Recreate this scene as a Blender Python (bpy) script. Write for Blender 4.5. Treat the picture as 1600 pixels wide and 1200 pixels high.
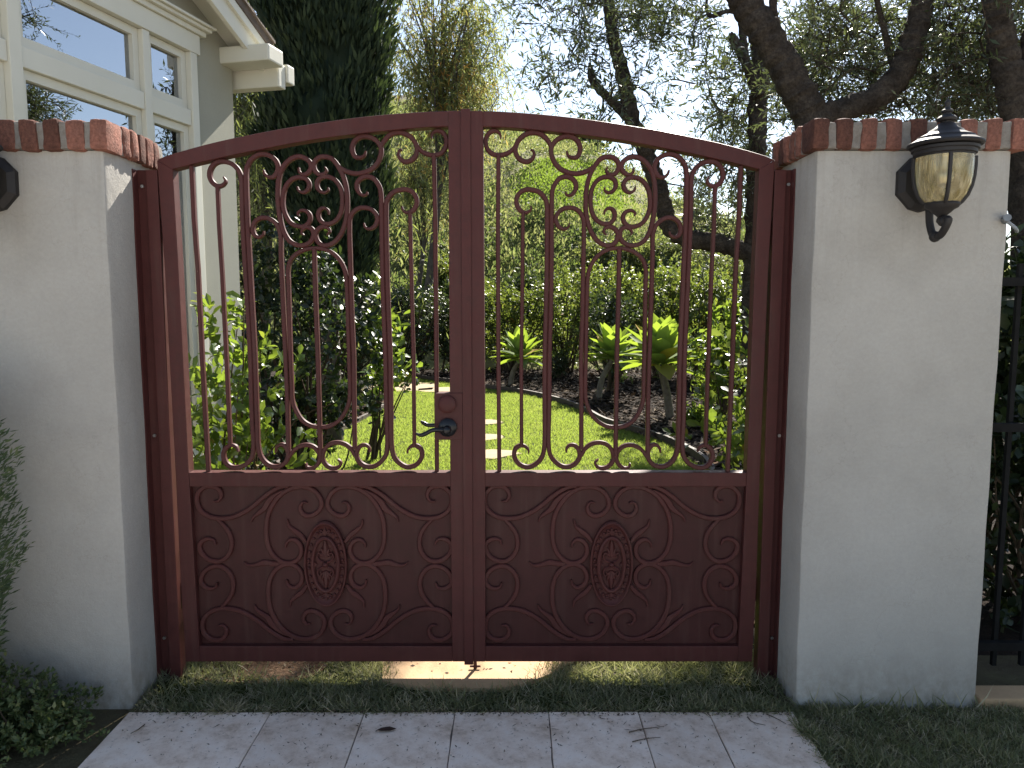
import bpy, bmesh, math, random
import numpy as np
from mathutils import Vector, Matrix, noise

random.seed(7)
RNG = np.random.default_rng(11)
SC = bpy.context.scene
for _o in list(bpy.data.objects):
    bpy.data.objects.remove(_o, do_unlink=True)
COL = SC.collection
R = math.radians

# ------------------------------------------------------------------ camera
EYE, PITCH, FPX = 1.38, R(6.0), 1202.0
cd = bpy.data.cameras.new('camera')
cam = bpy.data.objects.new('camera', cd)
COL.objects.link(cam)
cam.location = (0, 0, EYE)
cam.rotation_euler = (R(90) - PITCH, 0, 0)
cd.sensor_width = 36.0
cd.lens = 36.0 * FPX / 1600.0
cd.clip_start, cd.clip_end = 0.05, 2000
SC.camera = cam

# ------------------------------------------------------------------ sky, sun, exposure
SUN_AZ, SUN_EL = R(21.0), R(39.0)
w = bpy.data.worlds.new('World')
SC.world = w
w.use_nodes = True
nt = w.node_tree
nt.nodes.clear()
out = nt.nodes.new('ShaderNodeOutputWorld')
bg = nt.nodes.new('ShaderNodeBackground')
sky = nt.nodes.new('ShaderNodeTexSky')
sky.sky_type = 'NISHITA'
sky.sun_disc = False
sky.sun_elevation = SUN_EL
sky.sun_rotation = SUN_AZ
sky.altitude = 50
sky.air_density = 1.0
sky.dust_density = 0.4
sky.ozone_density = 1.4
bg.inputs['Strength'].default_value = 0.066
hs = nt.nodes.new('ShaderNodeHueSaturation')
hs.inputs['Saturation'].default_value = 0.84
nt.links.new(sky.outputs[0], hs.inputs['Color'])
nt.links.new(hs.outputs[0], bg.inputs['Color'])
nt.links.new(bg.outputs[0], out.inputs['Surface'])
sd = bpy.data.lights.new('sun', 'SUN')
sd.energy, sd.angle, sd.color = 5.0, R(0.5), (1.0, 0.94, 0.84)
sun = bpy.data.objects.new('sun', sd)
COL.objects.link(sun)
SDIR = Vector((math.sin(SUN_AZ) * math.cos(SUN_EL), math.cos(SUN_AZ) * math.cos(SUN_EL), math.sin(SUN_EL)))
sun.rotation_euler = SDIR.to_track_quat('Z', 'Y').to_euler()
sun.location = (4, 12, 12)
vs = SC.view_settings
vs.view_transform = 'Standard'
vs.look = 'None'
vs.gamma = 1.0
vs.use_curve_mapping = False
vs.exposure = 1.75
SC.render.engine = 'CYCLES'
SC.cycles.max_bounces = 8
SC.cycles.transparent_max_bounces = 8

# ------------------------------------------------------------------ measuring the place from the photograph
CP, SP = math.cos(PITCH), math.sin(PITCH)


def ray(x, y):
    a, b = (x - 800) / FPX, (600 - y) / FPX
    return np.array((a, CP + SP * b, -SP + CP * b))


def atY(x, y, Y):
    d = ray(x, y)
    return np.array((0, 0, EYE)) + d * (Y / d[1])


def atG(x, y, z=0.0):
    d = ray(x, y)
    return np.array((0, 0, EYE)) + d * ((z - EYE) / d[2])


def atP(x, y, p0, n):
    d = ray(x, y)
    o = np.array((0, 0, EYE))
    return o + d * (np.dot(np.array(p0) - o, n) / np.dot(d, n))


# ------------------------------------------------------------------ materials
def _nodes(name):
    m = bpy.data.materials.new(name)
    m.use_nodes = True
    n = m.node_tree
    b = n.nodes['Principled BSDF']
    return m, n, b


def _tex(n, scale, detail=5.0, rough=0.6, coord='Object'):
    tc = n.nodes.new('ShaderNodeTexCoord')
    t = n.nodes.new('ShaderNodeTexNoise')
    t.inputs['Scale'].default_value = scale
    t.inputs['Detail'].default_value = detail
    t.inputs['Roughness'].default_value = rough
    n.links.new(tc.outputs[coord], t.inputs['Vector'])
    return t


def _ramp(n, fac, stops):
    r = n.nodes.new('ShaderNodeValToRGB')
    e = r.color_ramp.elements
    while len(e) < len(stops):
        e.new(0.5)
    for k, (p, c) in enumerate(stops):
        e[k].position = p
        e[k].color = (c[0], c[1], c[2], 1)
    n.links.new(fac, r.inputs['Fac'])
    return r


def _mix(n, fac, a, b, mode='MIX'):
    m = n.nodes.new('ShaderNodeMix')
    m.data_type = 'RGBA'
    m.blend_type = mode
    if isinstance(fac, float):
        m.inputs[0].default_value = fac
    else:
        n.links.new(fac, m.inputs[0])
    for s, v in ((6, a), (7, b)):
        if isinstance(v, tuple):
            m.inputs[s].default_value = (v[0], v[1], v[2], 1)
        else:
            n.links.new(v, m.inputs[s])
    return m.outputs[2]


def solid(name, c1, c2=None, scale=6.0, rough=0.6, bump=0.0, bscale=60.0, metal=0.0, fine=None, spec=0.5, objrand=0.0, bdist=0.01, detail=5.0):
    """two-tone noise colour, optional fine grain and relief"""
    m, n, b = _nodes(name)
    c2 = c2 or tuple(x * 0.8 for x in c1)
    t = _tex(n, scale, detail)
    r = _ramp(n, t.outputs['Fac'], [(0.35, c1), (0.68, c2)])
    col = r.outputs['Color']
    if fine:
        f = _tex(n, fine[0], 8.0, 0.7)
        fr = _ramp(n, f.outputs['Fac'], [(0.3, (1 - fine[1],) * 3), (0.7, (1 + fine[1] * 0.5,) * 3)])
        col = _mix(n, 1.0, col, fr.outputs['Color'], 'MULTIPLY')
    if objrand:
        oi = n.nodes.new('ShaderNodeObjectInfo')
        orr = _ramp(n, oi.outputs['Random'], [(0.0, (1 - objrand,) * 3), (1.0, (1 + objrand,) * 3)])
        col = _mix(n, 1.0, col, orr.outputs['Color'], 'MULTIPLY')
    n.links.new(col, b.inputs['Base Color'])
    b.inputs['Roughness'].default_value = rough
    b.inputs['Metallic'].default_value = metal
    b.inputs['Specular IOR Level'].default_value = spec
    if bump:
        bt = _tex(n, bscale, 8.0, 0.65)
        bn = n.nodes.new('ShaderNodeBump')
        bn.inputs['Strength'].default_value = bump
        bn.inputs['Distance'].default_value = bdist
        n.links.new(bt.outputs['Fac'], bn.inputs['Height'])
        n.links.new(bn.outputs[0], b.inputs['Normal'])
    return m


def leafmat(name, stops, trans, tf=0.4, rough=0.45, objinfo=False, spec=0.4, patch=None):
    """leaf: glossy front and light coming through from behind; each leaf its own tone"""
    m, n, b = _nodes(name)
    if objinfo:
        g = n.nodes.new('ShaderNodeObjectInfo')
        fac = g.outputs['Random']
    else:
        g = n.nodes.new('ShaderNodeNewGeometry')
        fac = g.outputs['Random Per Island']
    if patch:
        pt = _tex(n, patch, 4, 0.6)
        pm = n.nodes.new('ShaderNodeMath')
        pm.operation = 'MULTIPLY_ADD'
        n.links.new(pt.outputs['Fac'], pm.inputs[0])
        pm.inputs[1].default_value = 1.5
        pm.inputs[2].default_value = -0.75
        pa_ = n.nodes.new('ShaderNodeMath')
        pa_.operation = 'ADD'
        pa_.use_clamp = True
        n.links.new(pm.outputs[0], pa_.inputs[0])
        n.links.new(fac, pa_.inputs[1])
        fac = pa_.outputs[0]
    r = _ramp(n, fac, stops)
    n.links.new(r.outputs['Color'], b.inputs['Base Color'])
    b.inputs['Roughness'].default_value = rough
    b.inputs['Specular IOR Level'].default_value = spec
    tr = n.nodes.new('ShaderNodeBsdfTranslucent')
    tc = _mix(n, 0.65, r.outputs['Color'], tuple(trans))
    n.links.new(tc, tr.inputs['Color'])
    ms = n.nodes.new('ShaderNodeMixShader')
    ms.inputs[0].default_value = tf
    n.links.new(b.outputs[0], ms.inputs[1])
    n.links.new(tr.outputs[0], ms.inputs[2])
    o = n.nodes['Material Output']
    n.links.new(ms.outputs[0], o.inputs['Surface'])
    return m


MAT = {}
def iron(name, c1, c2, chips):
    m, n, b = _nodes(name)
    t = _tex(n, 4.0, 7, 0.65)
    r = _ramp(n, t.outputs['Fac'], [(0.32, c1), (0.7, c2)])
    d = _tex(n, 26, 8, 0.75)
    dr = _ramp(n, d.outputs['Fac'], [(0.25, (0.78, 0.78, 0.78)), (0.5, (1, 1, 1)), (0.75, (1.14, 1.15, 1.16))])
    col = _mix(n, 1.0, r.outputs['Color'], dr.outputs['Color'], 'MULTIPLY')
    tc = n.nodes.new('ShaderNodeTexCoord')
    mp = n.nodes.new('ShaderNodeMapping')
    mp.inputs['Scale'].default_value = (38, 38, 2.5)
    n.links.new(tc.outputs['Object'], mp.inputs[0])
    q = n.nodes.new('ShaderNodeTexNoise')
    q.inputs['Scale'].default_value = 1.0
    q.inputs['Detail'].default_value = 6
    n.links.new(mp.outputs[0], q.inputs['Vector'])
    qr = _ramp(n, q.outputs['Fac'], [(0.52, (0, 0, 0)), (0.78, (0.35, 0.35, 0.35))])
    col = _mix(n, qr.outputs['Color'], col, (0.10, 0.055, 0.045))
    k = _tex(n, 120, 4, 0.6)
    kr = _ramp(n, k.outputs['Fac'], [(chips, (0, 0, 0)), (chips + 0.02, (1, 1, 1))])
    col = _mix(n, kr.outputs['Color'], col, (0.20, 0.13, 0.10))
    n.links.new(col, b.inputs['Base Color'])
    rr = _ramp(n, d.outputs['Fac'], [(0.3, (0.40, 0.40, 0.40)), (0.7, (0.62, 0.62, 0.62))])
    n.links.new(rr.outputs['Color'], b.inputs['Roughness'])
    b.inputs['Specular IOR Level'].default_value = 0.2
    bp = n.nodes.new('ShaderNodeBump')
    bp.inputs['Strength'].default_value, bp.inputs['Distance'].default_value = 0.25, 0.002
    g = _tex(n, 45, 6, 0.6)
    n.links.new(g.outputs['Fac'], bp.inputs['Height'])
    n.links.new(bp.outputs[0], b.inputs['Normal'])
    return m


MAT['maroon'] = iron('maroon_paint', (0.076, 0.0225, 0.0203), (0.061, 0.0183, 0.0165), 0.735)
MAT['panel'] = iron('maroon_sheet', (0.058, 0.0180, 0.0163), (0.044, 0.0143, 0.0129), 0.76)


def stucco():
    """painted stucco: trowel relief, faint mottling, drip stains under the cap, soil splash at the foot, hairline cracks"""
    m, n, b = _nodes('painted_stucco')
    t = _tex(n, 2.2, 6, 0.6)
    r = _ramp(n, t.outputs['Fac'], [(0.32, (0.405, 0.388, 0.358)), (0.5, (0.372, 0.356, 0.327)), (0.68, (0.325, 0.309, 0.282))])
    f = _tex(n, 70, 8, 0.7)
    fr = _ramp(n, f.outputs['Fac'], [(0.3, (0.93, 0.93, 0.93)), (0.7, (1.04, 1.04, 1.04))])
    col = _mix(n, 1.0, r.outputs['Color'], fr.outputs['Color'], 'MULTIPLY')
    tc = n.nodes.new('ShaderNodeTexCoord')
    sp = n.nodes.new('ShaderNodeSeparateXYZ')
    n.links.new(tc.outputs['Object'], sp.inputs[0])

    def streak(sx, sz, lo, hi, z0, z1):
        mp = n.nodes.new('ShaderNodeMapping')
        mp.inputs['Scale'].default_value = (sx, sx, sz)
        n.links.new(tc.outputs['Object'], mp.inputs[0])
        q = n.nodes.new('ShaderNodeTexNoise')
        q.inputs['Scale'].default_value = 1.0
        q.inputs['Detail'].default_value = 6
        q.inputs['Roughness'].default_value = 0.65
        n.links.new(mp.outputs[0], q.inputs['Vector'])
        mr = n.nodes.new('ShaderNodeMapRange')
        mr.inputs[1].default_value, mr.inputs[2].default_value = lo, hi
        n.links.new(q.outputs['Fac'], mr.inputs[0])
        mz = n.nodes.new('ShaderNodeMapRange')
        mz.inputs[1].default_value, mz.inputs[2].default_value = z0, z1
        n.links.new(sp.outputs['Z'], mz.inputs[0])
        mu = n.nodes.new('ShaderNodeMath')
        mu.operation = 'MULTIPLY'
        n.links.new(mr.outputs[0], mu.inputs[0])
        n.links.new(mz.outputs[0], mu.inputs[1])
        m2 = n.nodes.new('ShaderNodeMath')
        m2.operation = 'MULTIPLY'
        n.links.new(mu.outputs[0], m2.inputs[0])
        m2.inputs[1].default_value = 0.55
        return m2.outputs[0]
    col = _mix(n, streak(16, 1.1, 0.50, 0.75, 1.35, 1.86), col, (0.20, 0.18, 0.15))
    col = _mix(n, streak(26, 18, 0.38, 0.62, 0.20, 0.0), col, (0.17, 0.135, 0.095))
    v = n.nodes.new('ShaderNodeTexVoronoi')
    v.feature = 'DISTANCE_TO_EDGE'
    v.inputs['Scale'].default_value = 1.6
    wv = _tex(n, 5, 5, 0.6)
    ad = n.nodes.new('ShaderNodeVectorMath')
    ad.operation = 'MULTIPLY_ADD'
    n.links.new(wv.outputs['Color'], ad.inputs[0])
    ad.inputs[1].default_value = (0.35, 0.35, 0.35)
    n.links.new(tc.outputs['Object'], ad.inputs[2])
    n.links.new(ad.outputs[0], v.inputs['Vector'])
    cr = _ramp(n, v.outputs['Distance'], [(0.0, (0.86, 0.85, 0.84)), (0.004, (1, 1, 1))])
    col = _mix(n, 0.6, col, cr.outputs['Color'], 'MULTIPLY')
    n.links.new(col, b.inputs['Base Color'])
    b.inputs['Roughness'].default_value = 0.92
    b.inputs['Specular IOR Level'].default_value = 0.15
    b1, b2 = n.nodes.new('ShaderNodeBump'), n.nodes.new('ShaderNodeBump')
    g1, g2 = _tex(n, 150, 6, 0.7), _tex(n, 11, 5, 0.55)
    b1.inputs['Strength'].default_value, b1.inputs['Distance'].default_value = 0.5, 0.004
    b2.inputs['Strength'].default_value, b2.inputs['Distance'].default_value = 0.45, 0.012
    n.links.new(g1.outputs['Fac'], b1.inputs['Height'])
    n.links.new(g2.outputs['Fac'], b2.inputs['Height'])
    n.links.new(b2.outputs[0], b1.inputs['Normal'])
    n.links.new(b1.outputs[0], b.inputs['Normal'])
    return m


MAT['stucco'] = stucco()
MAT['housewall'] = solid('house_stucco', (0.34, 0.335, 0.28), (0.31, 0.305, 0.255), 2.0, 0.9, 0.3, 120, fine=(160, 0.06), spec=0.2, bdist=0.004)
MAT['trim'] = solid('cream_trim_paint', (0.60, 0.585, 0.50), (0.56, 0.545, 0.46), 3.0, 0.5, 0.05, 90, bdist=0.001)
MAT['brick'] = solid('cap_brick', (0.215, 0.092, 0.066), (0.125, 0.060, 0.046), 16, 0.9, 0.9, 110, fine=(70, 0.55), objrand=0.45, spec=0.2, bdist=0.006)
MAT['mortar'] = solid('mortar', (0.25, 0.232, 0.21), (0.17, 0.150, 0.13), 30, 0.95, 0.8, 150, fine=(200, 0.15), spec=0.1, bdist=0.005)
MAT['black'] = solid('lantern_black', (0.016, 0.014, 0.014), (0.011, 0.009, 0.009), 20, 0.66, 0.2, 200, bdist=0.001)
MAT['bronze'] = solid('dark_bronze', (0.022, 0.022, 0.025), (0.015, 0.015, 0.017), 15, 0.3, metal=0.6)
MAT['steel'] = solid('zinc_bolt', (0.55, 0.55, 0.55), None, 30, 0.3, metal=1.0)
MAT['iron'] = solid('black_iron', (0.012, 0.012, 0.0125), (0.008, 0.008, 0.008), 20, 0.8, spec=0.12)
MAT['bark'] = solid('olive_bark', (0.105, 0.085, 0.068), (0.042, 0.034, 0.028), 9, 0.95, 1.0, 22, fine=(45, 0.6), spec=0.1, bdist=0.05)
MAT['greybark'] = solid('grey_bark', (0.11, 0.095, 0.08), (0.06, 0.05, 0.04), 12, 0.95, 0.8, 40, spec=0.1, bdist=0.02)
MAT['twig'] = solid('twig', (0.10, 0.075, 0.05), (0.06, 0.045, 0.03), 30, 0.9, spec=0.1)
MAT['agavestem'] = solid('agave_stem', (0.17, 0.15, 0.12), (0.10, 0.085, 0.065), 20, 0.9, 0.6, 40, spec=0.1)
MAT['soil'] = solid('soil', (0.17, 0.105, 0.065), (0.09, 0.055, 0.036), 6, 0.95, 1.0, 40, fine=(90, 0.4), spec=0.1, bdist=0.03)
MAT['mulchbase'] = solid('mulch_bed', (0.036, 0.026, 0.020), (0.018, 0.013, 0.011), 9, 0.95, 1.0, 30, fine=(70, 0.5), spec=0.1, bdist=0.03)
MAT['lawnbase'] = solid('lawn_soil', (0.070, 0.085, 0.022), (0.045, 0.050, 0.018), 4, 0.95, 1.0, 60, spec=0.1, bdist=0.02)
MAT['shadesoil'] = solid('verge_soil', (0.13, 0.115, 0.065), (0.095, 0.075, 0.050), 8, 0.95, 1.0, 60, spec=0.1, bdist=0.02)
MAT['concrete'] = solid('tan_concrete', (0.46, 0.305, 0.165), (0.40, 0.26, 0.14), 5, 0.85, 0.3, 120, fine=(60, 0.10), bdist=0.003)
MAT['ground'] = solid('dry_ground', (0.26, 0.22, 0.16), (0.19, 0.16, 0.11), 0.5, 0.95, 0.5, 8, spec=0.1)
MAT['bounce_driveway'] = solid('bounce_concrete', (0.58, 0.53, 0.46), (0.52, 0.47, 0.41), 1.5, 0.9, 0.2, 60, bdist=0.003)  # kept pale so the unseen driveway bounces more light
MAT['hill'] = solid('hill_soil', (0.22, 0.20, 0.09), (0.13, 0.14, 0.05), 0.9, 0.95, 0.8, 6, fine=(9, 0.4), spec=0.1)
MAT['edging'] = solid('brown_edging', (0.060, 0.040, 0.028), (0.042, 0.028, 0.020), 14, 0.7, 0.3, 60)
MAT['stone'] = solid('sandstone', (0.36, 0.275, 0.155), (0.28, 0.21, 0.115), 8, 0.9, 0.5, 60, fine=(50, 0.12), objrand=0.08, bdist=0.005)
MAT['jointsand'] = solid('joint_sand', (0.22, 0.19, 0.16), (0.12, 0.10, 0.08), 20, 0.95)
MAT['shingle'] = solid('roof_shingle', (0.13, 0.10, 0.08), (0.08, 0.065, 0.055), 9, 0.95, 0.6, 50, objrand=0.3)
MAT['curtain'] = solid('curtain', (0.30, 0.31, 0.29), (0.25, 0.26, 0.25), 4, 0.95)
MAT['interior'] = solid('dark_room', (0.035, 0.035, 0.035), (0.03, 0.03, 0.03), 2, 0.9)
MAT['chip'] = leafmat('mulch_chip', [(0.0, (0.014, 0.010, 0.008)), (0.55, (0.034, 0.024, 0.018)), (0.93, (0.085, 0.062, 0.045)), (1.0, (0.28, 0.23, 0.17))], (0.1, 0.07, 0.04), 0.05, 0.95, spec=0.1)
MAT['debris'] = leafmat('debris', [(0.0, (0.02, 0.014, 0.011)), (0.6, (0.07, 0.045, 0.03)), (1.0, (0.16, 0.12, 0.07))], (0.1, 0.07, 0.04), 0.05, 0.9)
MAT['grass'] = leafmat('lawn_blade', [(0.0, (0.055, 0.100, 0.020)), (0.5, (0.095, 0.145, 0.030)), (0.85, (0.14, 0.17, 0.045)), (1.0, (0.24, 0.20, 0.09))], (0.42, 0.53, 0.08), 0.55, 0.6, spec=0.25, patch=1.6)
MAT['shadegrass'] = leafmat('verge_blade', [(0.0, (0.105, 0.125, 0.066)), (0.5, (0.18, 0.19, 0.108)), (0.78, (0.29, 0.265, 0.165)), (1.0, (0.48, 0.41, 0.29))], (0.34, 0.36, 0.10), 0.38, 0.6, spec=0.3, patch=7.0)
MAT['olive'] = leafmat('olive_leaf', [(0.0, (0.035, 0.045, 0.026)), (0.5, (0.060, 0.075, 0.040)), (1.0, (0.12, 0.13, 0.08))], (0.16, 0.20, 0.05), 0.30, 0.4)
MAT['oliveyoung'] = leafmat('olive_leaf_pale', [(0.0, (0.045, 0.060, 0.030)), (0.6, (0.09, 0.11, 0.045)), (1.0, (0.15, 0.16, 0.09))], (0.26, 0.32, 0.06), 0.36, 0.4)
MAT['broad'] = leafmat('broad_leaf', [(0.0, (0.050, 0.090, 0.018)), (0.6, (0.080, 0.130, 0.024)), (0.9, (0.12, 0.16, 0.03)), (1.0, (0.24, 0.14, 0.03))], (0.32, 0.44, 0.04), 0.42, 0.28)
MAT['broadobj'] = leafmat('broad_leaf_each', [(0.0, (0.050, 0.090, 0.018)), (0.6, (0.080, 0.130, 0.024)), (0.93, (0.12, 0.16, 0.03)), (1.0, (0.26, 0.15, 0.03))], (0.32, 0.44, 0.04), 0.42, 0.28, True)
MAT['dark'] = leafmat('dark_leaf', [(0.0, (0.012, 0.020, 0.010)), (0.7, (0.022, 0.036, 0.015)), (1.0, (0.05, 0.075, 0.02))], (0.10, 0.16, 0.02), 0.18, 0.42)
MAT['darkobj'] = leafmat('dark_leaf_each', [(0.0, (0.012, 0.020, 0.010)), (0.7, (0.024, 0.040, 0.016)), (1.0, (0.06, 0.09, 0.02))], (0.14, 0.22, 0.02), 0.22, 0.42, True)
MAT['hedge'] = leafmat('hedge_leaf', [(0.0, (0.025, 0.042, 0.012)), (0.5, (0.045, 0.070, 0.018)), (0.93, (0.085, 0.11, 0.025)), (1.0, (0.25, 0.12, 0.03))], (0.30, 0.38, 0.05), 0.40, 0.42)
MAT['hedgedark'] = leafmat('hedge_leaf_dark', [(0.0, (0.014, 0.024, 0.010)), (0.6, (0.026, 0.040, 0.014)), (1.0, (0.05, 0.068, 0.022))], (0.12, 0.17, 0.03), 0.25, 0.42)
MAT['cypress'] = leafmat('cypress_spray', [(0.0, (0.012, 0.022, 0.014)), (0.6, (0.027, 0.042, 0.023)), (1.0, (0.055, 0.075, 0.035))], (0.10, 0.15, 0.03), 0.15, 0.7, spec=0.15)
MAT['weep'] = leafmat('weeping_leaf', [(0.0, (0.075, 0.105, 0.045)), (0.5, (0.115, 0.14, 0.055)), (0.72, (0.17, 0.17, 0.06)), (0.86, (0.30, 0.21, 0.06)), (1.0, (0.46, 0.20, 0.05))], (0.42, 0.46, 0.14), 0.45, 0.6, spec=0.2, patch=.5)
MAT['weepgrey'] = leafmat('weeping_leaf_grey', [(0.0, (0.06, 0.075, 0.042)), (0.6, (0.11, 0.12, 0.065)), (1.0, (0.19, 0.20, 0.07))], (0.34, 0.40, 0.08), 0.42, 0.6, spec=0.2)
MAT['brush'] = leafmat('hill_brush', [(0.0, (0.075, 0.10, 0.045)), (0.55, (0.125, 0.15, 0.065)), (0.86, (0.21, 0.20, 0.085)), (1.0, (0.40, 0.33, 0.17))], (0.42, 0.45, 0.14), 0.42, 0.7, spec=0.15)
MAT['scrub'] = leafmat('hill_scrub', [(0.0, (0.035, 0.055, 0.024)), (0.6, (0.07, 0.095, 0.038)), (1.0, (0.14, 0.15, 0.06))], (0.24, 0.32, 0.07), 0.36, 0.6, spec=0.2, patch=0.6)
MAT['cover'] = leafmat('hill_cover', [(0.0, (0.09, 0.14, 0.025)), (1.0, (0.15, 0.19, 0.04))], (0.34, 0.48, 0.06), 0.4, 0.6, spec=0.2)
MAT['conifer'] = leafmat('conifer_spray', [(0.0, (0.045, 0.072, 0.038)), (0.7, (0.080, 0.115, 0.058)), (1.0, (0.14, 0.17, 0.08))], (0.15, 0.2, 0.05), 0.2, 0.6, spec=0.2)
MAT['groundcover'] = leafmat('bed_leaf', [(0.0, (0.055, 0.082, 0.030)), (0.7, (0.10, 0.135, 0.050)), (1.0, (0.20, 0.21, 0.09))], (0.2, 0.27, 0.05), 0.3, 0.5)
MAT['deadleaf'] = leafmat('dead_leaf', [(0.0, (0.035, 0.022, 0.018)), (1.0, (0.06, 0.035, 0.025))], (0.1, 0.05, 0.02), 0.1, 0.6)


def agavemat(name, body, tip):
    m, n, b = _nodes(name)
    oi = n.nodes.new('ShaderNodeObjectInfo')
    r = _ramp(n, oi.outputs['Random'], [(0.0, body), (0.88, tuple(x * 1.25 for x in body)), (0.95, tip), (1.0, tip)])
    n.links.new(r.outputs['Color'], b.inputs['Base Color'])
    b.inputs['Roughness'].default_value = 0.75
    b.inputs['Specular IOR Level'].default_value = 0.15
    tr = n.nodes.new('ShaderNodeBsdfTranslucent')
    tr.inputs['Color'].default_value = (0.40, 0.54, 0.05, 1)
    ms = n.nodes.new('ShaderNodeMixShader')
    ms.inputs[0].default_value = 0.36
    n.links.new(b.outputs[0], ms.inputs[1])
    n.links.new(tr.outputs[0], ms.inputs[2])
    n.links.new(ms.outputs[0], n.nodes['Material Output'].inputs['Surface'])
    return m


MAT['agave'] = agavemat('agave_leaf', (0.12, 0.17, 0.06), (0.46, 0.27, 0.05))


def travertine():
    m, n, b = _nodes('travertine')
    oi = n.nodes.new('ShaderNodeObjectInfo')
    t = _tex(n, 8.0, 9, 0.72, 'Object')
    r = _ramp(n, t.outputs['Fac'], [(0.34, (0.52, 0.39, 0.29)), (0.44, (0.78, 0.64, 0.53)), (0.54, (0.90, 0.775, 0.67)), (0.66, (0.93, 0.84, 0.76))])
    o = _ramp(n, oi.outputs['Random'], [(0, (0.88, 0.86, 0.84)), (1, (1.03, 1.02, 1.01))])
    c = _mix(n, 1.0, r.outputs['Color'], o.outputs['Color'], 'MULTIPLY')
    f = _tex(n, 38, 8, 0.8)
    fr = _ramp(n, f.outputs['Fac'], [(0.36, (0.30, 0.24, 0.20)), (0.43, (0.95, 0.93, 0.91)), (1.0, (1.04, 1.04, 1.04))])
    c = _mix(n, 0.8, c, fr.outputs['Color'], 'MULTIPLY')
    n.links.new(c, b.inputs['Base Color'])
    b.inputs['Roughness'].default_value = 0.75
    bn = n.nodes.new('ShaderNodeBump')
    bn.inputs['Strength'].default_value = 0.6
    bn.inputs['Distance'].default_value = 0.004
    n.links.new(f.outputs['Fac'], bn.inputs['Height'])
    n.links.new(bn.outputs[0], b.inputs['Normal'])
    return m


MAT['travertine'] = travertine()


def windowglass():
    m, n, b = _nodes('window_glass')
    gl = n.nodes.new('ShaderNodeBsdfGlossy')
    gl.inputs['Roughness'].default_value = 0.0
    gl.inputs['Color'].default_value = (0.92, 0.95, 1.0, 1)
    tr = n.nodes.new('ShaderNodeBsdfTransparent')
    tr.inputs['Color'].default_value = (0.45, 0.48, 0.48, 1)
    lw = n.nodes.new('ShaderNodeFresnel')
    lw.inputs['IOR'].default_value = 4.2
    ms = n.nodes.new('ShaderNodeMixShader')
    n.links.new(lw.outputs[0], ms.inputs[0])
    n.links.new(tr.outputs[0], ms.inputs[1])
    n.links.new(gl.outputs[0], ms.inputs[2])
    n.links.new(ms.outputs[0], n.nodes['Material Output'].inputs['Surface'])
    return m


MAT['glass'] = windowglass()


def amberglass():
    m, n, b = _nodes('amber_seeded_glass')
    b.inputs['Base Color'].default_value = (0.80, 0.66, 0.33, 1)
    b.inputs['Roughness'].default_value = 0.08
    b.inputs['IOR'].default_value = 1.45
    b.inputs['Transmission Weight'].default_value = 0.75
    tc = n.nodes.new('ShaderNodeTexCoord')
    mp = n.nodes.new('ShaderNodeMapping')
    mp.inputs['Scale'].default_value = (60, 60, 9)
    t = n.nodes.new('ShaderNodeTexNoise')
    t.inputs['Scale'].default_value = 1.0
    t.inputs['Detail'].default_value = 3
    n.links.new(tc.outputs['Object'], mp.inputs[0])
    n.links.new(mp.outputs[0], t.inputs['Vector'])
    r = _ramp(n, t.outputs['Fac'], [(0.35, (0.50, 0.40, 0.17)), (0.6, (0.92, 0.80, 0.48))])
    n.links.new(r.outputs['Color'], b.inputs['Base Color'])
    bn = n.nodes.new('ShaderNodeBump')
    bn.inputs['Strength'].default_value = 0.7
    bn.inputs['Distance'].default_value = 0.006
    n.links.new(t.outputs['Fac'], bn.inputs['Height'])
    n.links.new(bn.outputs[0], b.inputs['Normal'])
    return m


MAT['amber'] = amberglass()


# ------------------------------------------------------------------ object helpers
def wloc(o):
    v = Vector((0, 0, 0))
    while o is not None:
        v += o.location
        o = o.parent
    return v


def tag(o, label=None, cat=None, group=None, kind=None):
    if label:
        o['label'] = label
    if cat:
        o['category'] = cat
    if group:
        o['group'] = group
    if kind:
        o['kind'] = kind
    return o


def thing(name, loc, label, cat, group=None):
    o = bpy.data.objects.new(name, None)
    o.empty_display_size = 0.1
    COL.objects.link(o)
    o.location = tuple(float(v) for v in loc)
    return tag(o, label, cat, group)


def link(name, me, mat, parent=None, loc=None):
    o = bpy.data.objects.new(name, me)
    COL.objects.link(o)
    if mat is not None and not me.materials:
        me.materials.append(mat)
    if parent is not None:
        o.parent = parent
    if loc is not None:
        o.location = loc
    return o


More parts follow.
